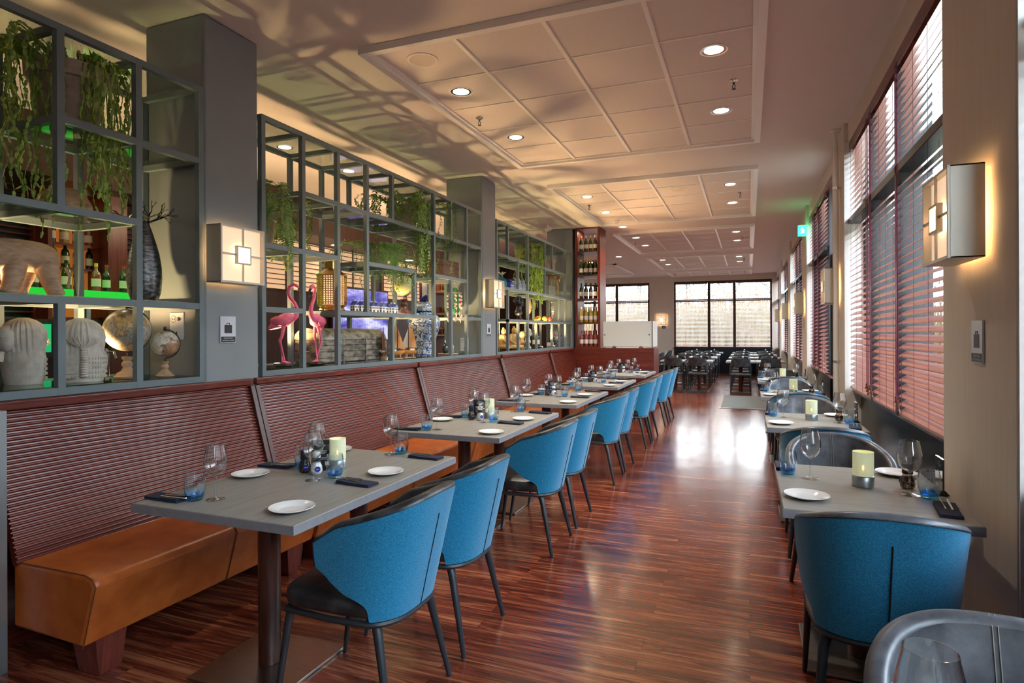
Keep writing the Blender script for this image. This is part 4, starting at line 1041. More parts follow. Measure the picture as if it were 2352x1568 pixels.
t = thing('wall_control', 'small dark control plate under the lamp on the far wall', 'switch', (-2.85, YB-.012, 1.62)); MB().box(-.06, 0, -.045, .06, .011, .045).build('plate', 'dkpanel', t, bevel=.003); MB().box(-.03, -.003, -.015, .03, 0, .02).build('display', 'steelb', t)

# ============================================================= the bar behind the shelves
BX = -6.6
def lattice_screen(y0, y1, z0, z1, label, dy=.42, dz=.075):
    t = thing('lattice_screen', label, 'screen', (BX, (y0+y1)/2, 0), group='backlit paper lattice screens behind the shelves'); L = (y1-y0)/2
    MB().box(0, -L, z0, .01, L, z1).build('paper', 'shoji', t, smooth=False)
    b = MB(); k = 0; y = -L
    while y <= L+.001: b.box(.012, y-.012, z0, .03, y+.012, z1); y += dy
    z = z0
    while z <= z1+.001: b.box(.012, -L, z-.006, .026, L, z+.006); z += dz
    b.build('lattice', 'darkwood', t, smooth=False)
lattice_screen(6.1, 9.6, 2.12, 2.89, 'cream backlit lattice screen behind the flamingos and the lantern')
lattice_screen(10.0, 11.8, 2.12, 2.89, 'cream backlit lattice screen behind the trailing bead plant')
def slat_panel(y0, y1, z0, z1, label):
    t = thing('slatted_panel', label, 'panel', (BX, (y0+y1)/2, 0), group='dark slatted panels behind the bar'); L = (y1-y0)/2
    MB().box(0, -L, z0, .01, L, z1).build('backing', 'black', t, smooth=False); b = MB(); z = z0
    while z < z1: b.box(.01, -L, z, .06, L, z+.012); z += .058
    b.build('slats', 'mah_y', t, smooth=False); MB().box(.01, -L, z0, .07, -L+.04, z1).box(.01, L-.04, z0, .07, L, z1).build('stiles', 'mah_z', t, smooth=False)
slat_panel(3.0, 3.86, 1.55, 2.9, 'dark slatted panel above the wooden elephant'); slat_panel(4.55, 5.4, 1.95, 2.9, 'dark slatted panel left of the metal tree vase')
t = thing('bottle_cabinet', 'amber-lit mahogany cabinet full of bottles behind the bar', 'cabinet', (BX, 4.13, 0))
MB().box(0, -.27, 1.6, .02, .27, 2.9).build('back_panel', 'amber', t, smooth=False)
MB().box(.0, -.29, 1.6, .26, -.25, 2.9).box(0, .25, 1.6, .26, .29, 2.9).build('side_panel', 'mah_z', t)
for z in (1.6, 2.10, 2.34, 2.6, 2.88): MB().box(0, -.25, z, .25, .25, z+.025).build('shelf', 'mah_y', t)
SP = []
def spirit(label, m, cm, fat=1.0):
    t = thing('spirit_bottle', label, 'bottle', group='bottles behind the bar')
    MB().lathe([(.0005, .001), (.036*fat, .001), (.038*fat, .01), (.038*fat, .15), (.03*fat, .18), (.014, .20), (.0135, .255), (.0005, .255)], n=16).build('glass_body', m, t, angle=50)
    MB().lathe([(.0385*fat, .045), (.0385*fat, .12)], n=16).build('paper_label', 'label', t); MB().lathe([(.016, .235), (.016, .268), (.0005, .269)], n=12).build('cap', cm, t); return t
for k, (m, c, f, nm) in enumerate([('winegreen', 'black', 1, 'green'), ('wineyel', 'brass', 1.1, 'amber'), ('winedark', 'red', .9, 'dark'), ('winerose', 'yellow', 1.05, 'reddish')]):
    SP.append(spirit('%s bottle on the upper cabinet shelf, %s from the left' % (nm, ORD[k]), m, c, f)); SP[-1].location = (BX+.13, 3.95+k*.12, 2.366)
for k in range(4): dup(SP[(k*3+1) % 4], (BX+.13, 3.96+k*.12, 2.126), 0, 'bottle on the lower cabinet shelf above the green bar shelf, %s from the left' % ORD[k])
# green-lit bottle shelf
t = thing('bar_shelf', 'bright green-lit glass bottle shelf of the bar', 'shelf', (-5.9, 4.0, 0))
MB().box(-.15, -1.6, 1.775, .18, 1.4, 1.86).build('lit_shelf', 'bargreen', t, smooth=False)
b = MB()
for y in (-1.0, 0, 1.0): b.box(-.14, y-.02, .0, -.10, y+.02, 1.775)
b.build('support', 'steelb', t); 
for k in range(17):
    y = 3.0+k*.135; dup(SP[(k*7+k//3) % 4], (-5.86+.05*(k % 2), y, 1.861), rnd.uniform(0, 6), 'bottle on the green-lit bar shelf, number %s from the left' % ['one', 'two', 'three', 'four', 'five', 'six', 'seven', 'eight', 'nine', 'ten', 'eleven', 'twelve', 'thirteen', 'fourteen', 'fifteen', 'sixteen', 'seventeen'][k])
t = thing('bar_back_panel', 'green-lit glass panels under the bottle shelf', 'panel', (-6.3, 3.85, 0)); 
for a in (-.42, .02): MB().box(0, a, 1.28, .02, a+.40, 1.55).build('lit_pane', 'bargreen2', t, smooth=False)
MB().box(-.02, -.5, 1.22, .0, .5, 1.6).build('frame', 'darkwood', t)
t = thing('bar_counter', 'long bar counter with pale top behind the shelves', 'counter', (-5.2, 4.3, 0))
MB().box(-.25, -2.2, 0, .25, 2.2, 1.04).build('body', 'darkwood', t); MB().box(-.32, -2.25, 1.04, .32, 2.25, 1.08).build('worktop', 'steelb', t, bevel=.004)
t = thing('beer_tap', 'chrome beer tap on the bar counter', 'tap', (-5.1, 3.55, 1.08)); b = MB().cyl(0, 0, 0, .25, .022, 14); b.tube([(0, 0, .22), (.09, 0, .22), (.11, 0, .17)], .012, 10); b.build('tap_body', 'chrome', t); MB().tube([(.04, 0, .24), (.06, 0, .32)], .010, 8).build('handle', 'black', t)
st = None
for k, y in enumerate([3.25, 3.95, 4.65, 5.2]):
    lab = 'black leather bar stool at the counter behind the shelf, %s from the left' % ORD[k]
    if st is None:
        st = thing('bar_stool', lab, 'stool', (-4.55, y, 0), PI/2, group='black bar stools')
        q = MB(); q.grid(lambda u, v: (.23*math.sin((u-.5)*2.6), -.20+.16*(1-math.cos((u-.5)*2.6)), .78+v*.34), 17, 6).grid(lambda u, v: (.20*math.sin((u-.5)*2.6), -.165+.16*(1-math.cos((u-.5)*2.6)), .78+v*.33), 17, 6, flip=True)
        q.grid(lambda u, v: Vector((.23*math.sin((u-.5)*2.6), -.20+.16*(1-math.cos((u-.5)*2.6)), 1.12)).lerp(Vector((.20*math.sin((u-.5)*2.6), -.165+.16*(1-math.cos((u-.5)*2.6)), 1.11)), v), 17, 2)
        q.build('backrest', 'leather', st, angle=60); MB().box(-.2, -.18, .72, .2, .18, .79).build('seat', 'leather', st, bevel=.02)
        for a, c in ((-1, -1), (1, -1), (1, 1), (-1, 1)): MB().tube([(a*.15, c*.13, .72), (a*.21, c*.2, 0)], [.014, .01], 8).build('leg', 'blkmetal', st)
        MB().tube([(-.19, -.17, .25), (.19, -.17, .25), (.19, .17, .25), (-.19, .17, .25), (-.19, -.17, .25)], .008, 6).build('footrest', 'blkmetal', st)
    else: dup(st, (-4.55, y, 0), PI/2, lab)
t = thing('notice', 'white notice with three green dots on the bar post', 'notice', (-6.2, 4.44, 0))
MB().box(-.1, -.09, 0, -.02, .12, 2.9).build('post', 'mah_z', t); MB().box(-.02, -.07, 1.38, -.015, .07, 1.66).build('paper', 'sign_w', t, smooth=False)
b = MB()
for z in (1.42, 1.50, 1.58): b.lathe([(.0005, 0), (.025, 0), (.025, .002)], n=16, T=Matrix.Translation((-.0145, .02, z)) @ Matrix.Rotation(PI/2, 4, 'Y'))
b.box(-.0148, -.07, 1.63, -.014, .07, 1.655); b.build('green_dots', 'leaf2', t, smooth=False)
# television
def tv_mat():
    s = NT('television_picture'); s.p.inputs['Base Color'].default_value = (0, 0, 0, 1)
    v = s.coord((1, 1, 1)); n1 = s.noise(3.2, s.coord((1, .35, 1.5)), 5, .6); w = s.n('ShaderNodeTexWave'); w.bands_direction = 'Y'; s.l(s.coord((1, 1, 1)), w.inputs[0]); w.inputs['Scale'].default_value = 6; w.inputs['Distortion'].default_value = 1.5
    c = s.ramp(n1, [(.35, (.05, .04, .30)), (.5, (.30, .28, .75)), (.58, (.68, .68, .95)), (.7, (.12, .10, .5))])
    c2 = s.mix(.35, c, w.outputs[0], 'MULTIPLY'); s.l(c2, s.p.inputs['Emission Color']); s.p.inputs['Emission Strength'].default_value = .75; return s.m
M['tvscreen'] = tv_mat()
t = thing('television', 'wall television showing a violet street picture, seen through the middle shelf', 'television', (BX+.02, 9.25, 1.78))
MB().box(0, -.85, -.48, .05, .85, .48).build('casing', 'black', t, bevel=.004); MB().box(.05, -.82, -.45, .052, .82, .45).build('screen', 'tvscreen', t, smooth=False)
t = thing('hanging_picture', 'framed pale picture hanging behind the porcelain jar', 'picture', (-5.0, 8.9, 2.1))
MB().box(0, -.25, -.28, .02, .25, .28).build('frame', 'mah_z', t, bevel=.003); MB().box(.02, -.2, -.22, .023, .2, .24).build('picture_sheet', 'sign_w', t, smooth=False); b = MB(); b.tube([(.01, -.2, .28), (.01, 0, .55), (.01, .2, .28)], .003, 5).tube([(.01, 0, .55), (.01, 0, 1.349)], .003, 5); b.build('cord', 'black', t)
# copper pans on a lit rack, seen behind the cactus lamp
t = thing('copper_rack', 'warm-lit wooden rack of copper pans behind the shells', 'rack', (-4.75, 9.25, 0))
MB().box(-.16, -.36, 0, -.13, .36, 2.5).build('back_panel', 'mah_z', t)
for z in (1.05, 1.4, 1.75, 2.12): MB().box(-.13, -.36, z, .16, .36, z+.025).build('shelf', 'baseWood', t)
light('rack_light', 'POINT', (-4.4, 9.2, 2.3), 6, (1, .6, .28), .05)
pn = None
for k, (y, z) in enumerate([(9.0, 2.145), (9.35, 2.145), (8.98, 1.775), (9.3, 1.775), (9.1, 1.425), (9.4, 1.425)]):
    lab = 'copper pan on the lit rack, %s board, %s one' % (['top', 'top', 'middle', 'middle', 'lowest', 'lowest'][k], ['left', 'right'][k % 2])
    if pn is None:
        pn = thing('copper_pan', lab, 'pan', (-4.72, y, z), group='copper pans'); MB().lathe([(.0005, 0), (.075, 0), (.08, .01), (.082, .11), (.078, .11), (.075, .012), (.0005, .01)], n=24).build('pan_body', 'brass', pn); q = MB(); q.tube([(.08, 0, .09), (.2, 0, .12)], [.008, .006], 8); q.build('handle', 'brass', pn)
    else: dup(pn, (-4.72, y, z), k, lab)
# warm lights of the bar side
for y in (2.0, 5.0, 8.0, 11.0): light('bar_light', 'POINT', (-5.4, y, 2.75), 7, (1, .72, .45), .15)
light('bar_green', 'AREA', (-5.7, 4.0, 2.2), 1, (.1, 1, .2), .8)
# ============================================================= plants
def strand_plant(name, label, loc, pot, strands, m, leafL, leafW, kind, seed, rise=.06):
    """loc = pot base; pot = (r_top, h); strands = list of (angle, reach, drop)"""
    r = random.Random(seed); t = thing(name, label, 'plant', loc)
    rt, h = pot
    MB().lathe([(.0005, .002), (rt*.68, .002), (rt*.70, .01), (rt*.90, h*.74), (rt*.91, h*.76), (rt*1.0, h*.77), (rt*1.02, h), (rt*.93, h), (rt*.90, h*.9), (.0005, h*.88)], n=36).build('pot', 'terra', t, angle=40)
    f = MB(); st = MB()
    for a, reach, drop in strands:
        ca, sa = math.cos(a), math.sin(a); pts = []; n = max(8, int((reach+drop)/.03))
        x0 = rt*.5; z0 = h+rise*math.sin(PI*.86)*(1+reach)-.02; wob = r.uniform(0, 6); wa = r.uniform(.004, .014)
        for i in range(n+1):
            q = i/n; 
            if q < .3: k = q/.3; rr = x0+(reach)*math.sin(k*PI/2); z = h+rise*math.sin(k*PI*.86)*(1+reach)-.02*k
            else: k = (q-.3)/.7; rr = x0+reach+.02*math.sin(k*3+wob); z = z0-drop*k
            pts.append(Vector((rr*ca+wa*math.sin(i*.9+wob), rr*sa+wa*math.cos(i*1.1+wob), z)))
        st.tube(pts, .0018, 4, cap=False)
        if kind == 'segment':   # chained flat segments
            s_ = 0
            for i in range(len(pts)-1):
                d = pts[i+1]-pts[i]; L = d.length*1.15; ax = d.normalized(); o1 = ax.cross(Vector((r.gauss(0, 1), r.gauss(0, 1), r.gauss(0, .3)))).normalized(); o2 = ax.cross(o1); w = leafW*r.uniform(.7, 1.15)
                p = pts[i]; f.add([p, p+d*.3+o1*w, p+d*.3+o2*w*.4, p+d*.3-o1*w, p+d*.3-o2*w*.4, p+d*.85+o1*w*.8, p+d*.85-o1*w*.8, p+ax*L],
                      [(0, 1, 2), (0, 2, 3), (0, 3, 4), (0, 4, 1), (1, 5, 7, 2), (2, 7, 6, 3), (3, 6, 7, 4), (4, 7, 5, 1)])
                if r.random() < .10 and q > .2:
                    e = (o1*r.choice((-1, 1))+ax*.8).normalized(); f.leaf(p, e, o2, leafL*1.4, w*1.6)
        elif kind == 'fern':
            for i in range(2, len(pts)-1):
                d = (pts[i+1]-pts[i]).normalized(); sd = d.cross(Vector((ca, sa, .2))).normalized(); k = i/len(pts); LL = leafL*(1-.75*k**2)*(.5+min(1, i/5)*.5)
                for q2 in (0, .5):
                    for s_ in (-1, 1): f.leaf(pts[i]+(pts[i+1]-pts[i])*q2, (sd*s_+d*.45+Vector((r.gauss(0, .1), r.gauss(0, .1), r.gauss(0, .1)))), (ca, sa, .3), LL, leafW)
        elif kind == 'zig':     # broad notched segments
            for i in range(1, len(pts)-1):
                d = (pts[i+1]-pts[i]); ax = d.normalized(); sd = ax.cross(Vector((ca+r.gauss(0, .4), sa+r.gauss(0, .4), .1))).normalized()
                for s_ in (-1, 1): f.leaf(pts[i], sd*s_+ax*.9, (ca, sa, .3), leafL*r.uniform(.8, 1.1), leafW)
        elif kind == 'bead':
            for i in range(1, len(pts)):
                for _ in range(3):
                    c = pts[i]+Vector((r.gauss(0, .010), r.gauss(0, .010), r.gauss(0, .010))); w = leafW*r.uniform(.8, 1.2)
                    f.add([c+Vector((w, 0, 0)), c+Vector((0, w, 0)), c-Vector((w, 0, 0)), c-Vector((0, w, 0)), c+Vector((0, 0, w*1.2)), c-Vector((0, 0, w*1.2))],
                          [(0, 1, 4), (1, 2, 4), (2, 3, 4), (3, 0, 4), (1, 0, 5), (2, 1, 5), (3, 2, 5), (0, 3, 5)])
    st.build('stems', m, t); f.build('foliage', m, t, smooth=(kind == 'bead'), angle=80)
    return t
def fan(n, a0, a1, r0, r1, d0, d1, seed):
    r = random.Random(seed); return [(r.uniform(a0, a1), r.uniform(r0, r1), r.uniform(d0, d1)) for _ in range(n)]
D2 = math.radians
# angle 0 points at the aisle (+X), 90 away from the camera, -90 towards it
strand_plant('trailing_cactus', 'large trailing cactus in a terracotta pot on the top glass of the nearest shelf', (-3.41, 2.17, S2+.002), (.19, .33),
    fan(36, D2(-75), D2(75), .06, .14, .4, .95, 1)+fan(38, D2(-150), D2(-60), .08, .34, .3, .9, 2)+fan(14, D2(50), D2(110), .08, .22, .3, .85, 3)+fan(10, D2(110), D2(210), .03, .08, .1, .4, 4), 'leaf1', .034, .0092, 'segment', 11)
strand_plant('trailing_cactus', 'trailing cactus in a terracotta pot high on the shelf beside the wine cabinet', (-3.41, 9.40, S2+.002), (.19, .27),
    fan(60, D2(-10), D2(80), .05, .18, .3, 1.0, 5)+fan(40, D2(-120), D2(-20), .06, .25, .2, .75, 6)+fan(30, D2(60), D2(120), .08, .35, .3, .8, 7), 'leaf1', .035, .009, 'segment', 12)
strand_plant('potted_fern', 'fern with arching fronds in a grey clay pot beside the first pillar', (-3.42, 3.56, S3+.002), (.115, .26),
    fan(11, D2(-60), D2(60), .10, .26, .12, .55, 8)+fan(8, D2(40), D2(110), .12, .38, .2, .58, 9)+fan(6, D2(-130), D2(-60), .08, .16, .1, .75, 10)+fan(6, D2(120), D2(240), .05, .12, .03, .12, 13), 'leaf2', .052, .013, 'fern', 14, rise=.17)
strand_plant('trailing_bead_plant', 'bright green trailing bead plant in a pot above the row of small houses', (-3.40, 5.08, S3+.002), (.12, .17),
    fan(34, D2(-100), D2(60), .06, .12, .12, .33, 15)+fan(14, D2(20), D2(80), .10, .28, .25, .45, 16)+fan(12, D2(-170), D2(-90), .06, .4, .1, .4, 17), 'leaf3', .01, .0055, 'bead', 18)
strand_plant('hanging_leaf_cactus', 'bushy hanging plant with notched leaves at the top of the middle shelf', (-3.40, 5.56, S2+.002), (.17, .24),
    fan(40, D2(-20), D2(70), .08, .20, .35, .82, 19)+fan(34, D2(-130), D2(-30), .1, .50, .08, .38, 20)+fan(18, D2(40), D2(100), .12, .52, .25, .75, 21), 'leaf2', .040, .017, 'zig', 22)
t = thing('clay_pot', 'empty clay pot on the top glass right of the trailing cactus, near the wine cabinet', 'pot', (-3.35, 10.45, S2+.001))
MB().lathe([(.0005, .002), (.08, .002), (.105, .16), (.115, .165), (.118, .215), (.105, .215), (.10, .02), (.0005, .02)], n=28).build('pot', 'terra', t)

# ============================================================= figures on the nearest shelf
def smooth_body(t, name, m, fn): pass
t = thing('wooden_elephant', 'pale carved wooden elephant cut off by the left edge of the photo', 'figure', (-3.37, 1.845, S4))
b = MB()
# body, loft along Y (tail end at +Y)
sec = [(.235, .165, .02, .03), (.222, .185, .066, .062), (.18, .195, .088, .080), (.10, .200, .096, .080), (.02, .195, .098, .083), (-.06, .185, .092, .086), (-.13, .195, .08, .085), (-.18, .21, .05, .055)]
n = 20
b.add([(rx*math.cos(2*PI*k/n), y, z+rz*math.sin(2*PI*k/n)) for y, z, rx, rz in sec for k in range(n)], [(i*n+k, (i+1)*n+k, (i+1)*n+(k+1) % n, i*n+(k+1) % n) for i in range(len(sec)-1) for k in range(n)]+[tuple(range(n)), tuple((len(sec)-1)*n+k for k in range(n-1, -1, -1))])
for sx, y, lean in ((-1, .10, -.02), (1, .185, .03), (-1, -.08, -.02), (1, .0, -.02)):
    b.tube([(sx*.040, y-lean, .19), (sx*.050, y-lean*.6, .11), (sx*.052, y, .05), (sx*.054, y+lean*.6, .012), (sx*.054, y+lean*.7, .001)], [.064, .052, .038, .038, .044], 14)
b.build('body', 'paleWood', t, subs=1, angle=80)
h = MB().ell((0, -.24, .24), (.062, .08, .075), 18, 12); h.tube([(0, -.30, .22), (0, -.35, .17), (0, -.36, .10), (0, -.345, .05), (0, -.37, .03)], [.04, .032, .024, .018, .012], 12); h.build('head', 'paleWood', t)
for sx in (-1, 1): MB().ell((sx*.075, -.215, .225), (.012, .06, .075), 14, 10).build('ear', 'paleWood', t)
MB().tube([(0, .285, .16), (.005, .30, .11), (0, .295, .05)], [.009, .006, .008], 8).build('tail', 'paleWood', t)
t = thing('wooden_dome', 'pale rounded wooden dome carving on the glass below the big trailing cactus', 'carving', (-3.40, 2.14, S3))
MB().lathe([(.0005, .002), (.10, .002), (.125, .02), (.125, .05), (.10, .10), (.06, .13), (.0005, .142)], n=28).build('dome', 'paleWood', t, angle=70); MB().ell((.10, .05, .03), (.03, .03, .028), 12, 8).build('knob', 'paleWood', t)
# metal tree-shaped vase
t = thing('metal_tree_vase', 'hammered dark metal bottle tree with thin branches, beside the first pillar', 'vase', (-3.40, 2.60, S4))
r = random.Random(4)
def bump_l(prof, n, amp, rr):
    return [(q, z) for q, z in prof]
MB().lathe([(.0005, .001), (.070, .001), (.088, .06), (.095, .14), (.092, .21), (.080, .29), (.062, .36), (.044, .42), (.032, .455), (.028, .475), (.02, .485)], n=40).build('trunk_body', 'gunmetal', t, angle=80)
b = MB()
def twig(p, d, L, rad, lev):
    q = Vector(p); pts = [q.copy()]
    for k in range(3): d = (d+Vector((r.gauss(0, .22), r.gauss(0, .22), r.gauss(.0, .12)))).normalized(); q = q+d*L/3; pts.append(q.copy())
    b.tube(pts, [rad, rad*.8, rad*.65, rad*.5], 5)
    if lev < 3:
        for _ in range(2 if lev else 3): twig(q, (d+Vector((r.gauss(0, .55), r.gauss(0, .55), r.gauss(.12, .25)))).normalized(), L*.66, rad*.62, lev+1)
for k in range(7):
    a = 2*PI*k/7+.3; twig((.012*math.cos(a), .012*math.sin(a), .475), Vector((math.cos(a), math.sin(a), .42)).normalized(), .085, .0075, 0)
b.build('branches', 'bronze', t)
# pharaoh headdress busts
def pharaoh(label, loc, rz, s_=1):
    t = thing('pharaoh_bust', label, 'bust', loc, rz, group='stone pharaoh busts')
    b = MB(); n = 72
    lev = [(.0, .098, .070), (.05, .112, .078), (.10, .120, .082), (.14, .117, .082), (.17, .100, .080), (.20, .104, .088), (.24, .107, .094), (.28, .100, .09), (.31, .082, .076), (.33, .055, .052), (.343, .02, .02)]
    vs_ = []
    for z, rx, ry in lev:
        for k in range(n):
            a = 2*PI*k/n; rip = 1+.04*math.sin(a*26) if z > .15 else 1+.008*math.sin(a*30)
            vs_.append((rx*rip*math.cos(a), ry*rip*math.sin(a), z))
    b.add(vs_, [(i*n+k, i*n+(k+1) % n, (i+1)*n+(k+1) % n, (i+1)*n+k) for i in range(len(lev)-1) for k in range(n)]+[tuple(range(n-1, -1, -1)), tuple((len(lev)-1)*n+k for k in range(n))])
    b.build('headdress', 'stone', t, angle=30)
    # braided tail falling down the back (faces the aisle side)
    q = MB(); 
    for k in range(12): q.lathe([(.0005, 0), (.016, .001), (.0185, .0065), (.016, .012), (.0005, .013)], (0, -.086-.0, .028+k*.0128), 16)
    for k in range(9):
        a = -PI/2+(k-4)*.30; q.tube([(0, -.088, .175), (.055*math.cos(a)*1.2, -.06+.04*math.sin(a)*.6-.022, .215), (.092*math.cos(a), .092*math.sin(a)*.98, .255)], .0035, 5)
    q.build('braid', 'stone', t)
    f = MB().ell((0, .075, .235), (.058, .045, .07), 18, 12); f.ell((0, .122, .225), (.009, .012, .016), 8, 6).ell((0, .112, .198), (.018, .008, .006), 8, 6); f.tube([(0, .10, .17), (0, .11, .12)], [.012, .016], 8)
    for sx in (-1, 1): f.ell((sx*.022, .113, .243), (.010, .006, .005), 8, 6)
    f.build('face', 'stone', t)
    g = MB()
    for k in range(5):
        zz = .03+k*.024; 
        for a in range(-9, 10):
            an = -PI/2+a*.125
            if abs(a) > 1: g.cbox((.121*math.cos(an), .085*math.sin(an), zz), (.010, .003, .013), (0, 0, an+PI/2))
    g.build('engraving', 'stone', t)
    return t
# tail side must face the aisle (+X) a little towards the camera: local -Y -> world +X
pharaoh('pale stone pharaoh head seen from behind, ribbed headdress, on the lowest glass', (-3.36, 2.20, S5), PI/2-.45)
pharaoh('pale stone pharaoh head partly hidden by a shelf post, left of the other', (-3.50, 2.00, S5), PI/2+1.6)
def globe(label, loc, R, m, base, h0, meridian='bronze', tilt=.4, glow=None):
    t = thing('globe', label, 'globe', loc)
    k = h0/.16
    MB().lathe([(.0005, .001), (.075*k, .001), (.078*k, .012*k), (.062*k, .022*k), (.058*k, .034*k), (.035*k, .048*k), (.024*k, .07*k), (.034*k, .088*k), (.030*k, .10*k), (.020*k, .112*k), (.030*k, .125*k), (.034*k, .138*k), (.0005, .14*k)], n=32).build('base', base, t, angle=50)
    zc = h0+R+.012
    MB().tube([(0, 0, .138*k), (0, 0, h0+.004)], .006, 8).build('spindle', meridian, t)
    MB().ell((0, 0, zc), (R, R, R), 40, 24).build('sphere', m, t)
    q = MB(); q.tube([((R+.008)*math.sin(a)*math.cos(tilt)*.3, (R+.008)*math.sin(a)*.95, zc-(R+.008)*math.cos(a)) for a in [PI*j/20 for j in range(0, 21)]], .0045, 6)
    q.ell((0, 0, zc+R+.014), (.010, .010, .014), 8, 6); q.build('meridian_arm', meridian, t); return t
globe('large antique-style globe on a turned pale wood base, lit from below', (-3.36, 2.46, S5), .122, 'globe_old', 'baseWood', .145)
globe('small cream globe on a turned pale wood base beside the first pillar', (-3.28, 2.64, S5), .078, 'globe_cream', 'baseWood', .105)
globe('pale green globe on a tall dark wooden stand in the middle shelf', (-3.40, 5.56, S4), .105, 'globe_green', 'redWood', .19)

# ============================================================= figures on the middle shelf
def flamingo(label, loc, rz, headflip=1):
    t = thing('flamingo', label, 'figure', loc, rz, group='pink flamingos')
    b = MB()
    # legs
    for sx, fx in ((-1, .01), (1, -.012)):
        b.tube([(sx*.012, .0, .32), (sx*.024, -.012, .24), (sx*.026, -.028, .205), (sx*.016, -.015, .14), (fx, .01*sx, .03)], [.017, .010, .010, .007, .007], 10)
        b.tube([(fx, .01*sx, .038), (fx+.004*sx, .035, .028)], [.008, .005], 6); 
        for a in (-.5, 0, .5): b.tube([(fx, .01*sx, .034), (fx+.045*math.sin(a), .01*sx+.045*math.cos(a), .026)], [.007, .004], 6)
    # body
    sec = [(-.115, .30, .004, .006), (-.095, .315, .022, .026), (-.05, .345, .044, .048), (0, .365, .052, .058), (.04, .375, .044, .05), (.07, .385, .028, .032), (.088, .395, .018, .02)]
    n = 18
    b.add([(rx*math.cos(2*PI*k/n), y, z+rz_*math.sin(2*PI*k/n)) for y, z, rx, rz_ in sec for k in range(n)], [(i*n+k, i*n+(k+1) % n, (i+1)*n+(k+1) % n, (i+1)*n+k) for i in range(len(sec)-1) for k in range(n)]+[tuple(range(n-1, -1, -1)), tuple((len(sec)-1)*n+k for k in range(n))])
    # neck and head
    b.tube([(0, .06, .375), (0, .095, .40), (0, .105, .45), (0, .085, .50), (0, .05, .545), (0, .035, .59), (0, .045, .63), (0, .075, .648), (0, .10, .638), (0, .112, .622)], [.030, .022, .016, .0145, .014, .0135, .014, .0175, .0165, .011], 14)
    b.build('body', 'pink', t, angle=80)
    w = MB()
    for sx in (-1, 1): w.ell((sx*.034, -.025, .36), (.022, .075, .040), 14, 10)
    w.build('wings', 'pink', t)
    MB().tube([(0, .108, .625), (0, .128, .605), (0, .130, .58), (0, .120, .562)], [.0105, .0095, .007, .003], 10).build('beak', 'black', t)
    q = MB(); [q.ell((sx*.0135, .085, .646), (.003, .0035, .0035), 8, 6) for sx in (-1, 1)]; q.build('eyes', 'black', t)
    MB().lathe([(.0005, .001), (.062, .001), (.066, .008), (.058, .024), (.0005, .030)], n=24).build('base', 'black', t, angle=40); return t
F0 = flamingo('pink flamingo figure on a black base, the left one, legs apart', (-3.37, 3.74, S5), -.75)
F0.scale = (.98, .98, .98)
dup(F0, (-3.29, 4.03, S5), -PI+.25, 'pink flamingo figure on a black base, the right one with dark beak turned left')
t = thing('brass_lantern', 'tall pierced brass lantern with domed top behind the right flamingo', 'lantern', (-3.44, 4.42, S4))
MB().lathe([(.0005, .001), (.11, .001), (.115, .012), (.10, .03), (.115, .045), (.125, .052), (.0005, .055)], n=8).build('base', 'brass', t, angle=20)
b = MB(); n = 8; R = .128
for k in range(n):
    a0, a1 = 2*PI*k/n, 2*PI*(k+1)/n; am = (a0+a1)/2; wd = 2*R*math.sin(PI/n); ap = R*math.cos(PI/n)
    T = Matrix.Translation((ap*math.cos(am), ap*math.sin(am), .055)) @ Matrix.Rotation(am+PI/2, 4, 'Z')
    b.box(-wd/2, -.002, 0, -wd/2+.010, .002, .26, T).box(wd/2-.010, -.002, 0, wd/2, .002, .26, T)
    for j in range(14): b.box(-wd/2, -.0015, j*.0195, wd/2, .0015, j*.0195+.007, T)
    for j in (-1, 0, 1): b.box(j*.022-.004, -.0016, 0, j*.022+.004, .0016, .26, T)
b.build('pierced_body', 'brass', t, smooth=False)
MB().cyl(0, 0, .056, .31, .085, 24).build('inner_lining', 'lampglow', t)
MB().lathe([(.132, .312), (.135, .322), (.10, .345), (.062, .375), (.058, .43), (.062, .435), (.05, .46), (.028, .478), (.012, .485), (.012, .497), (.003, .51)], n=8, cap=True).build('domed_top', 'brass', t, angle=20)
b = MB(); b.tube([(.03*math.cos(a), 0, .52+.022*math.sin(a)) for a in [2*PI*k/12 for k in range(13)]], .003, 6); b.build('ring', 'brass', t)
light('lantern_light', 'POINT', (-3.44, 4.42, 1.80), 1.2, (1, .6, .25), .03)
# the row of small glazed houses
def house(label, loc, k):
    t = thing('miniature_house', label, 'ornament', loc, group='row of miniature blue-roofed houses')
    w, d, h = .032, .05, .062
    MB().box(-d/2, -w, 0, d/2, w, h).build('walls', 'china', t, bevel=.002)
    MB().add([(-d/2-.002, -w-.001, h), (d/2+.002, -w-.001, h), (d/2+.002, w+.001, h), (-d/2-.002, w+.001, h), (-d/2, 0, h+.036), (d/2, 0, h+.036)], [(0, 3, 2, 1), (0, 1, 5, 4), (2, 3, 4, 5), (1, 2, 5), (3, 0, 4)]).build('roof', 'cobalt', t, smooth=False)
    MB().box(-.012, .006, h+.01, -.002, .016, h+.048).build('chimney', 'china', t)
    b = MB()
    for y in (-.018, 0, .018): b.box(d/2, y-.005, .036, d/2+.0015, y+.005, .052)
    b.box(d/2, -.011, .0, d/2+.0015, .011, .026); 
    for x in (-.012, .012):
        for z in (.012, .036): b.box(x-.006, -w-.0015, z, x+.006, -w, z+.014)
    b.build('windows_and_door', 'sign_k', t, smooth=False); return t
hp = None; NUM = ['first', 'second', 'third', 'fourth', 'fifth', 'sixth', 'seventh', 'eighth', 'ninth']
for k in range(9):
    lab = 'miniature white house with blue roof, %s from the left in the row' % NUM[k]; loc = (-3.33+.012*(k % 2), 4.60+.083*k, S4)
    if hp is None: hp = house(lab, loc, k)
    else: dup(hp, loc, 0, lab)
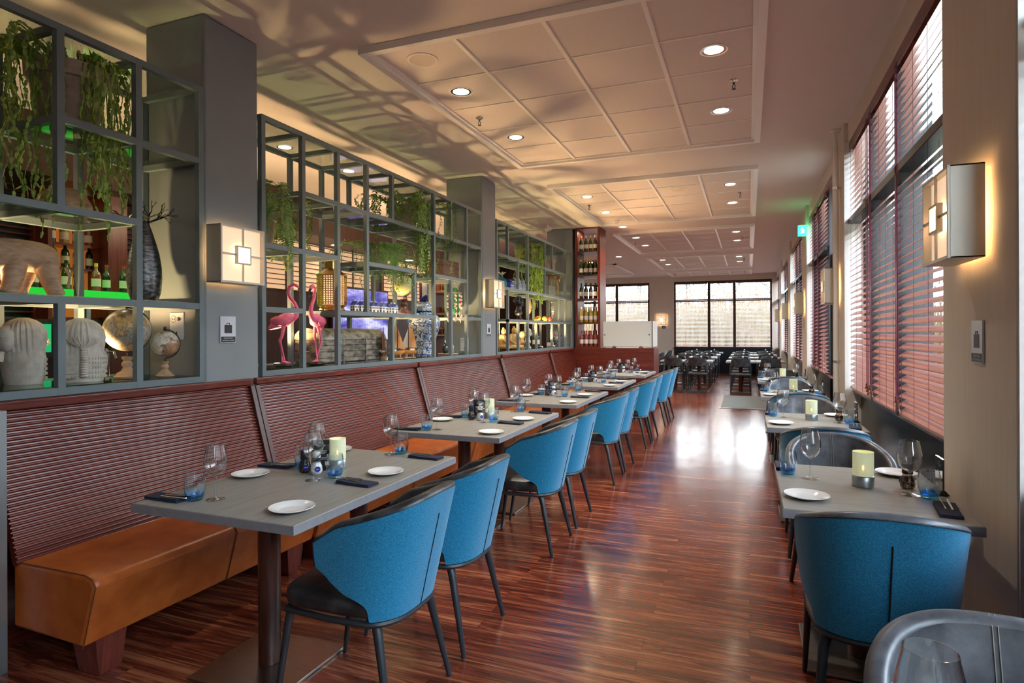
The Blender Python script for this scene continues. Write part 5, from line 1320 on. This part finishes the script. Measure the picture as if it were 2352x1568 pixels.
# old tin chest
t = thing('tin_chest', 'battered rounded-lid tin chest behind the flamingos', 'chest', (-3.50, 4.66, S5))
L = .50
MB().box(-.13, -L, .001, .13, L, .20).build('body', 'tin', t, bevel=.008)
n = 12; pr = [(.135*math.cos(PI*k/n), .20+.10*math.sin(PI*k/n)) for k in range(n+1)]
MB().add([(x, y, z) for y in (-L-.004, L+.004) for x, z in pr], [tuple(range(n+1)), tuple(range(2*n+1, n, -1))]+[(k, k+1, n+2+k, n+1+k)[::-1] for k in range(n)]+[(0, n, 2*n+1, n+1)[::-1]]).build('lid', 'tin', t, angle=30)
b = MB()
for z in (.045, .10, .155): b.tube([(.133, -L, z), (.133, L, z)], .006, 6)
for y in (-L, -.17, .17, L):
    b.box(.128, y-.012, .0, .136, y+.012, .2)
b.build('ribs', 'tin', t)
b = MB()
for y in (-L-.008,): b.tube([(-.05, y, .13), (-.05, y-.02, .10), (.05, y-.02, .10), (.05, y, .13)], .006, 8)
b.build('handle', 'brass', t)
# sailing boats
def boat(label, loc, rz, s_, sail1='sail', sail2='sailw', hull='hull'):
    t = thing('model_sailing_boat', label, 'model boat', loc, rz, group='model sailing boats')
    b = MB(); n = 10; sec = [(-.075, .012, .030, .028), (-.055, .026, .012, .05), (0, .030, .008, .052), (.05, .024, .012, .054), (.082, .003, .035, .060)]
    vs_ = []
    for x, w, zb, zt in sec:
        for k in range(n): a = PI*k/(n-1); vs_.append((x, -w*math.cos(a), .02+zt-(zt-zb)*math.sin(a)**.7))
    b.add(vs_, [(i*n+k, i*n+k+1, (i+1)*n+k+1, (i+1)*n+k)[::-1] for i in range(len(sec)-1) for k in range(n-1)]+[tuple(i*n for i in range(len(sec)))+tuple(i*n+n-1 for i in range(len(sec)-1, -1, -1)), tuple(range(n))])
    b.build('hull', hull, t, angle=60)
    MB().box(-.05, -.013, .070, -.005, .013, .088).build('cabin', 'china', t, bevel=.002)
    MB().tube([(.01, 0, .07), (.01, 0, .335)], [.003, .002], 6).build('mast', 'darkwood', t)
    MB().add([(.006, 0, .10), (-.075, .01, .095), (-.035, .012, .27), (.006, 0, .315), (-.03, .016, .16)], [(0, 4, 1), (1, 4, 2), (2, 4, 3), (3, 4, 0)]).build('main_sail', sail1, t)
    MB().add([(.016, 0, .10), (.088, -.008, .085), (.014, 0, .29), (.036, -.014, .15)], [(0, 1, 3), (1, 2, 3), (2, 0, 3)]).build('foresail', sail2, t)
    q = MB(); q.tube([(.088, 0, .085), (.01, 0, .33), (-.075, 0, .09)], .0008, 4); q.tube([(.004, 0, .098), (-.08, .01, .093)], .002, 5).tube([(.07, 0, .078), (.12, 0, .09)], .002, 5); q.build('rigging', 'darkwood', t)
    MB().box(-.04, -.02, 0, -.03, .02, .04).box(.03, -.02, 0, .04, .02, .04).box(-.06, -.022, 0, .06, .022, .006).build('stand', 'baseWood', t)
    t.scale = (s_,)*3; return t
boat('model boat with dark red-brown sails, left of the three boats', (-3.34, 5.08, S5), 2.1, .95, 'redWood', 'redWood', 'brass')
boat('model boat with tall orange sail, middle of the three boats', (-3.27, 5.20, S5), .9, 1.05, 'sail', 'sail')
boat('model boat with orange and white sails and red pennant, right of the three boats', (-3.30, 5.50, S5), -2.2, 1.05, 'sail', 'sailw')
# porcelain jar with a lion on its lid
t = thing('ginger_jar', 'big blue and white porcelain jar with a small lion on its lid', 'jar', (-3.40, 5.985, S5))
MB().lathe([(.0005, .001), (.105, .001), (.108, .02), (.102, .06), (.112, .13), (.150, .24), (.178, .33), (.182, .39), (.160, .44), (.115, .475), (.095, .49), (.093, .51), (.0005, .51)], n=48).build('body', 'delft', t, angle=60)
b = MB()
for z, r_ in ((.012, .109), (.075, .1035), (.455, .152), (.488, .098)): b.lathe([(r_, z), (r_+.0015, z+.002), (r_+.0005, z+.006)], n=48)
b.build('painted_bands', 'cobalt', t)
MB().lathe([(.112, .498), (.118, .503), (.118, .555), (.105, .585), (.06, .60), (.0005, .605)], n=40).build('lid', 'delft_small', t, angle=50)
b = MB().ell((0, 0, .635), (.028, .022, .034), 14, 10).ell((.024, 0, .665), (.02, .018, .02), 12, 8); b.box(-.03, -.022, .603, .038, .022, .61); [b.tube([(.028, s_*.014, .65), (.036, s_*.014, .61)], .007, 6) for s_ in (-1, 1)]; b.tube([(-.026, 0, .62), (-.045, 0, .65), (-.035, 0, .675)], [.006, .006, .009], 6)
b.build('lion', 'cobalt', t)
t = thing('wooden_crate', 'weathered brown wooden box on the shelf left of the second pillar', 'box', (-3.36, 6.36, S3))
MB().box(-.12, -.2, .0, .12, .2, .20).build('box_body', 'oldWood', t, bevel=.012); MB().box(-.122, -.202, .135, .122, .202, .139).build('lid_gap', 'black', t, smooth=False)
t = thing('cactus_lamp', 'green mosaic glass cactus lamp on the shelf beside the second pillar', 'lamp', (-3.42, 6.79, S4))
b = MB(); n = 24
for c, R, h in (((0, 0), .06, .36), ((-.02, .085), .04, .24), ((.02, -.085), .038, .22)):
    b.add([(c[0]+R*(1+.06*math.cos(k*PI))*q*math.cos(2*PI*k/n), c[1]+R*(1+.06*math.cos(k*PI))*q*math.sin(2*PI*k/n), z) for q, z in ((.8, .03), (1, h*.3), (1, h*.7), (.8, h*.9), (.45, h), (.02, h+.012)) for k in range(n)], [(i*n+k, i*n+(k+1) % n, (i+1)*n+(k+1) % n, (i+1)*n+k) for i in range(5) for k in range(n)])
b.build('cactus_body', 'cactusglass', t, angle=10); MB().lathe([(.0005, .0), (.08, .001), (.09, .035), (.0005, .036)], n=24).build('base', 'darkwood', t)
t = thing('shell_mobile', 'hanging mobile of small sea shells in front of the green cactus lamp', 'mobile', (-3.225, 6.40, S3-.045))
r = random.Random(9); b = MB(); cd = MB(); R = .13
cd.tube([(R*.5*math.cos(a), R*math.sin(a), -.13) for a in [2*PI*k/16 for k in range(17)]], .003, 6)
for k in range(3): cd.tube([(0, 0, 0), (R*.5*math.cos(k*2.1), R*math.sin(k*2.1), -.13)], .001, 4)
cd.tube([(0, 0, .02), (0, 0, 0)], .0015, 4)
for k in range(9):
    a = 2*PI*k/9; x, y = R*.5*math.cos(a), R*math.sin(a); cd.tube([(x, y, -.13), (x, y, -.44)], .0008, 4)
    b = MB()
    for z in (-.16, -.21, -.26, -.30): b.ell((x, y, z+r.uniform(-.01, .01)), (.010, .013, .014), 8, 6)
    b.lathe([(.0005, .055), (.006, .045), (.012, .035), (.015, .02), (.008, .008), (.001, -.02)], (x, y, -.40-.03*(k % 3)), 8); b.build('shell_string', 'shell', t)
cd.build('strings', 'baseWood', t)
b = MB(); [b.ell((R*.5*math.cos(2*PI*k/9), R*math.sin(2*PI*k/9), -.235), (.009, .011, .011), 8, 6) for k in range(0, 9, 2)]; b.build('coral_beads', 'red', t)
ob = None
for k, (x, y, m) in enumerate([(-3.30, 6.30, 'darkglass'), (-3.28, 6.42, 'wineyel')]):
    lab = 'glass oil cruet with %s liquid on a round board beside the porcelain jar' % ['dark', 'golden'][k]
    t = thing('oil_cruet', lab, 'cruet', (x, y, S5+.016), group='oil cruets'); MB().lathe([(.0005, .001), (.03, .001), (.032, .01), (.032, .08), (.022, .10), (.012, .115), (.012, .13), (.0005, .131)], n=20).build('body', m if m != 'darkglass' else 'winedark', t, angle=50); MB().tube([(0, 0, .13), (0, 0, .15), (.008, 0, .175)], [.009, .005, .003], 8).build('spout', 'chrome', t)
t = thing('round_board', 'round wooden board under the two oil cruets', 'board', (-3.30, 6.37, S5)); MB().lathe([(.0005, .0), (.12, .0), (.125, .007), (.12, .015), (.0005, .015)], n=32).build('board', 'baseWood', t, angle=50)

# ============================================================= figures on the shelf beside the wine cabinet
for k, (y, h) in enumerate([(8.84, .20), (9.02, .22), (9.19, .25)]):
    t = thing('painted_tower', 'blue and white glazed tower figure, %s of the three behind the trailing cactus' % ['short left one', 'middle one', 'tall right one'][k], 'ornament', (-3.40, y, S3), group='blue and white glazed towers')
    MB().lathe([(.0005, .0), (.045, .0), (.045, h*.55), (.034, h*.6), (.034, h*.75), (.018, h*.85), (.004, h)], n=12).build('tower', 'delft_small', t, angle=20); MB().ell((0, 0, h+.006), (.008, .008, .010), 8, 6).build('finial', 'cobalt', t)
t = thing('painted_jar', 'dark blue patterned cube jar left of the glazed towers', 'jar', (-3.42, 8.62, S3)); MB().box(-.06, -.07, 0, .06, .07, .13).build('body', 'cobalt', t, bevel=.006)
b = MB(); [b.cbox((.061, y, z), (.002, .022, .022), (PI/4, 0, 0)) for y in (-.045, 0, .045) for z in (.035, .075)]; b.build('white_pattern', 'china', t); MB().box(-.05, -.06, .13, .05, .06, .17).build('lid', 'cobalt', t, bevel=.012)
t = thing('toucan_vase', 'turquoise round vase with white flower behind the second pillar lamp', 'vase', (-3.40, 8.30, S3)); MB().lathe([(.0005, .0), (.04, .0), (.07, .05), (.075, .10), (.05, .15), (.02, .17), (.018, .20)], n=24).build('body', 'teal', t); b = MB(); [b.leaf((0, 0, .2), (math.cos(a), math.sin(a), .7), (0, 0, 1), .09, .05) for a in [k*1.05 for k in range(6)]]; b.build('flower', 'china', t)
t = thing('green_tin_box', 'mottled grey-green box on the shelf under the clay pot', 'box', (-3.38, 10.40, S3))
M['stone2'] = mat('mottled_green_stone', (.16, .18, .13), (.30, .33, .26), scale=30, rough=.8); MB().box(-.1, -.2, 0, .1, .2, .19).build('box_body', 'stone2', t, bevel=.006); MB().box(-.103, -.203, .15, .103, .203, .156).build('lid_edge', 'stone2', t)
def palm(label, loc, h):
    t = thing('wooden_palm', label, 'figure', loc, group='carved wooden palm trees'); MB().tube([(0, 0, 0), (.01, 0, h*.4), (0, 0, h*.72)], [.016, .011, .012], 8).build('trunk', 'gold', t)
    b = MB(); 
    for k in range(22):
        a = k*2.4; z = h*.72+.10*((k % 5)/5); L = .13-.008*(k % 5); e = (.8, .2, -.3, -.9)[k % 4]
        b.leaf((0, 0, z), (math.cos(a), math.sin(a), e), (0, 0, 1), L, .045)
    b.tube([(0, 0, h*.7), (0, 0, h*.95)], [.014, .006], 8); b.build('fronds', 'gold', t, smooth=False); MB().cyl(0, 0, 0, .018, .06, 20).build('base', 'gold', t); return t
palm('carved golden wooden palm tree left of a shelf post, near the wine cabinet', (-3.40, 10.70, S3), .56); palm('carved golden wooden palm tree closest to the wine cabinet', (-3.36, 10.98, S3), .50)
def bust(label, loc, rz, m, s_=1, curls=True, base='black'):
    t = thing('portrait_bust', label, 'bust', loc, rz); b = MB()
    b.ell((0, 0, .27), (.055, .062, .075), 20, 14).ell((0, .062, .255), (.010, .016, .014), 8, 6).ell((0, .055, .225), (.02, .010, .008), 8, 6).tube([(0, 0, .22), (0, -.01, .15)], [.035, .045], 16)
    b.ell((0, -.01, .115), (.11, .06, .05), 20, 10); [b.ell((sx*.056, 0, .265), (.008, .014, .02), 8, 6) for sx in (-1, 1)]; [b.ell((sx*.02, .053, .278), (.01, .006, .006), 8, 6) for sx in (-1, 1)]
    b.build('head_and_shoulders', m, t)
    if curls:
        r = random.Random(5); q = MB()
        for _ in range(46): a = r.uniform(0, 6.28); e = r.uniform(.0, 1.4); q.ell((.064*math.cos(a)*math.cos(e), .066*math.sin(a)*math.cos(e)-.012, .285+.07*math.sin(e)), (.016, .016, .014), 7, 5)
        q.build('curls', m, t)
    MB().lathe([(.0005, 0), (.055, 0), (.055, .015), (.035, .03), (.03, .07), (.0005, .08)], n=20).build('base', base, t, angle=40); t.scale = (s_,)*3; return t
bust('dark bronze bust with curly hair in the middle row beside the trailing cactus', (-3.40, 9.02, S4), -1.2, 'bronze', 1.05)
t = thing('wooden_mask', 'golden wooden mask on a small stand behind the trailing cactus', 'mask', (-3.40, 9.50, S4), -1.0)
MB().ell((0, 0, .25), (.085, .03, .14), 20, 14).ell((0, .03, .24), (.012, .018, .045), 10, 8).ell((0, .03, .17), (.028, .010, .010), 10, 6).build('mask', 'gold', t); b = MB(); [b.ell((sx*.035, .027, .28), (.018, .006, .007), 8, 6) for sx in (-1, 1)]; b.build('eyes', 'black', t); MB().lathe([(.0005, 0), (.05, 0), (.05, .012), (.015, .03), (.012, .12), (.0005, .12)], n=16).build('stand', 'redWood', t)
def clog(label, loc, rz, m):
    t = thing('wooden_clog', label, 'clog', loc, rz, group='painted wooden clogs'); sec = [(-.10, .02, .02, .03), (-.08, .036, .034, .045), (0, .04, .036, .045), (.06, .042, .04, .05), (.10, .03, .045, .04), (.13, .008, .06, .012)]; n = 14; b = MB()
    b.add([(x, w*math.cos(2*PI*k/n), z+h*(math.sin(2*PI*k/n) if math.sin(2*PI*k/n) < 0 or x > -.01 else math.sin(2*PI*k/n)*.5)*.8) for x, w, z, h in sec for k in range(n)], [(i*n+k, (i+1)*n+k, (i+1)*n+(k+1) % n, i*n+(k+1) % n) for i in range(len(sec)-1) for k in range(n)]+[tuple(range(n)), tuple((len(sec)-1)*n+k for k in range(n-1, -1, -1))])
    b.build('shoe_body', m, t, angle=60); MB().lathe([(.0005, 0), (.028, 0), (.03, .004)], n=16, T=Matrix.Translation((-.035, 0, .056))).build('opening', 'black', t); return t
clog('yellow painted clog on the glass under the necklace', (-3.30, 10.02, S4+.006), -1.4, 'yellow'); clog('red and white painted clog right of the yellow one', (-3.30, 10.30, S4+.006), -1.3, 'red'); clog('yellow clog behind the end of the trailing cactus', (-3.36, 9.78, S4+.006), -.9, 'yellow')
t = thing('shell_necklace', 'white bead necklace hanging on a stand beside the wine cabinet', 'necklace', (-3.38, 10.62, S4)); b = MB(); q = MB()
MB().cyl(0, 0, 0, .012, .05, 18).box(-.008, -.004, 0, .008, .004, .36).build('stand', 'black', t)
for j in range(3):
    for k in range(22): u = (k/21-.5)*2; (b if j else q).ell((.03+.006*j, .075*u*(1-.1*j), .35-(.27-.05*j)*(1-u*u)**.5*(1.0)), (.009, .009, .009), 7, 5)
b.build('white_beads', 'china', t); q.build('coral_beads', 'terra', t)
def buddha(label, loc, rz, s_):
    t = thing('sitting_buddha', label, 'figure', loc, rz, group='sitting Buddha figures'); b = MB()
    b.ell((0, 0, .05), (.12, .085, .05), 24, 12).tube([(0, -.01, .06), (0, -.015, .14), (0, -.01, .205), (0, 0, .23)], [.075, .07, .055, .025], 18)
    b.ell((0, .005, .27), (.036, .04, .048), 18, 12).ell((0, -.002, .318), (.018, .018, .018), 10, 8).ell((0, .043, .265), (.006, .009, .012), 8, 6)
    for sx in (-1, 1): b.tube([(sx*.058, -.01, .20), (sx*.085, .0, .13), (sx*.055, .06, .08), (0, .085, .075)], [.022, .02, .018, .014], 10); b.ell((sx*.038, 0, .262), (.006, .010, .024), 8, 6); b.tube([(sx*.02, .03, .05), (sx*.12, .05, .035), (0, .09, .035)], [.035, .03, .02], 10)
    b.build('body', 'gold', t, angle=80)
    c = MB(); [c.tube([(-.05+.01*k, .055-.004*k, .19-.028*k), (0, .075+.003*k, .165-.026*k), (.055, .06, .19-.03*k)], .004, 5) for k in range(4)]; c.build('robe_folds', 'gold', t); t.scale = (s_,)*3; return t
buddha('golden sitting Buddha on the lowest glass, left of a shelf post', (-3.42, 8.40, S5), -1.0, 1.0); buddha('golden sitting Buddha on the lowest glass, the right one of the two', (-3.36, 8.68, S5), -1.9, 1.05)
bust('pale face bust with silver helmet on the lowest glass beside the wine cabinet', (-3.40, 9.44, S5), -1.3, 'stone', .9, True, 'stone'); bust('brown shell-covered head figure right of the Buddhas', (-3.42, 9.20, S5), -1.0, 'gold', .8, False, 'gold')
dup(BT[2], (-3.50, 10.05, S5), 0, 'dark wine bottle standing on the lowest shelf glass near the wine cabinet', 'bottles on the shelf glass'); dup(BT[2], (-3.50, 10.20, S5), 0, 'dark wine bottle right beside another on the lowest shelf glass', 'bottles on the shelf glass')
t = thing('mosaic_vase', 'silver mosaic egg-shaped vase closest to the wine cabinet', 'vase', (-3.40, 11.02, S5))
M['mosaic'] = mat('silver_mosaic', (.10, .09, .10), (.70, .68, .66), scale=55, rough=.15, metal=.6, lo=.45, hi=.55); MB().lathe([(.0005, 0), (.06, 0), (.10, .08), (.105, .17), (.085, .25), (.045, .31), (.0005, .33)], n=28).build('body', 'mosaic', t)
t = thing('dark_figurine', 'slim dark figurine on a stone block left of the silver vase', 'figure', (-3.42, 10.70, S5)); MB().box(-.05, -.05, 0, .05, .05, .07).build('block', 'stone', t, bevel=.006); b = MB(); b.tube([(0, 0, .07), (.01, 0, .16), (0, .01, .24), (.01, 0, .28)], [.03, .02, .028, .012], 10).ell((.01, 0, .31), (.022, .025, .03), 12, 8).tube([(0, .02, .24), (.02, .05, .20), (.03, .03, .26)], [.01, .008, .006], 6); b.build('body', 'bronze', t)

# uplights on the glass
for y, z, lab, x, e in [(1.80, S4, 'under the wooden elephant', -3.40, 7), (2.33, S5, 'behind the large globe', -3.55, 20), (3.90, S5, 'between the flamingos', -3.58, 16), (5.32, S5, 'behind the model boats', -3.52, 15), (6.40, S5, 'below the shell mobile', -3.52, 22), (8.1, S5, 'past the second pillar', -3.45, 22), (8.92, S5, 'right of the Buddhas', -3.40, 24), (9.9, S5, 'beside the dark bottles', -3.32, 24), (10.55, S5, 'near the wine cabinet', -3.30, 18)]:
    puck(y, z, x, e*4.5, lab)
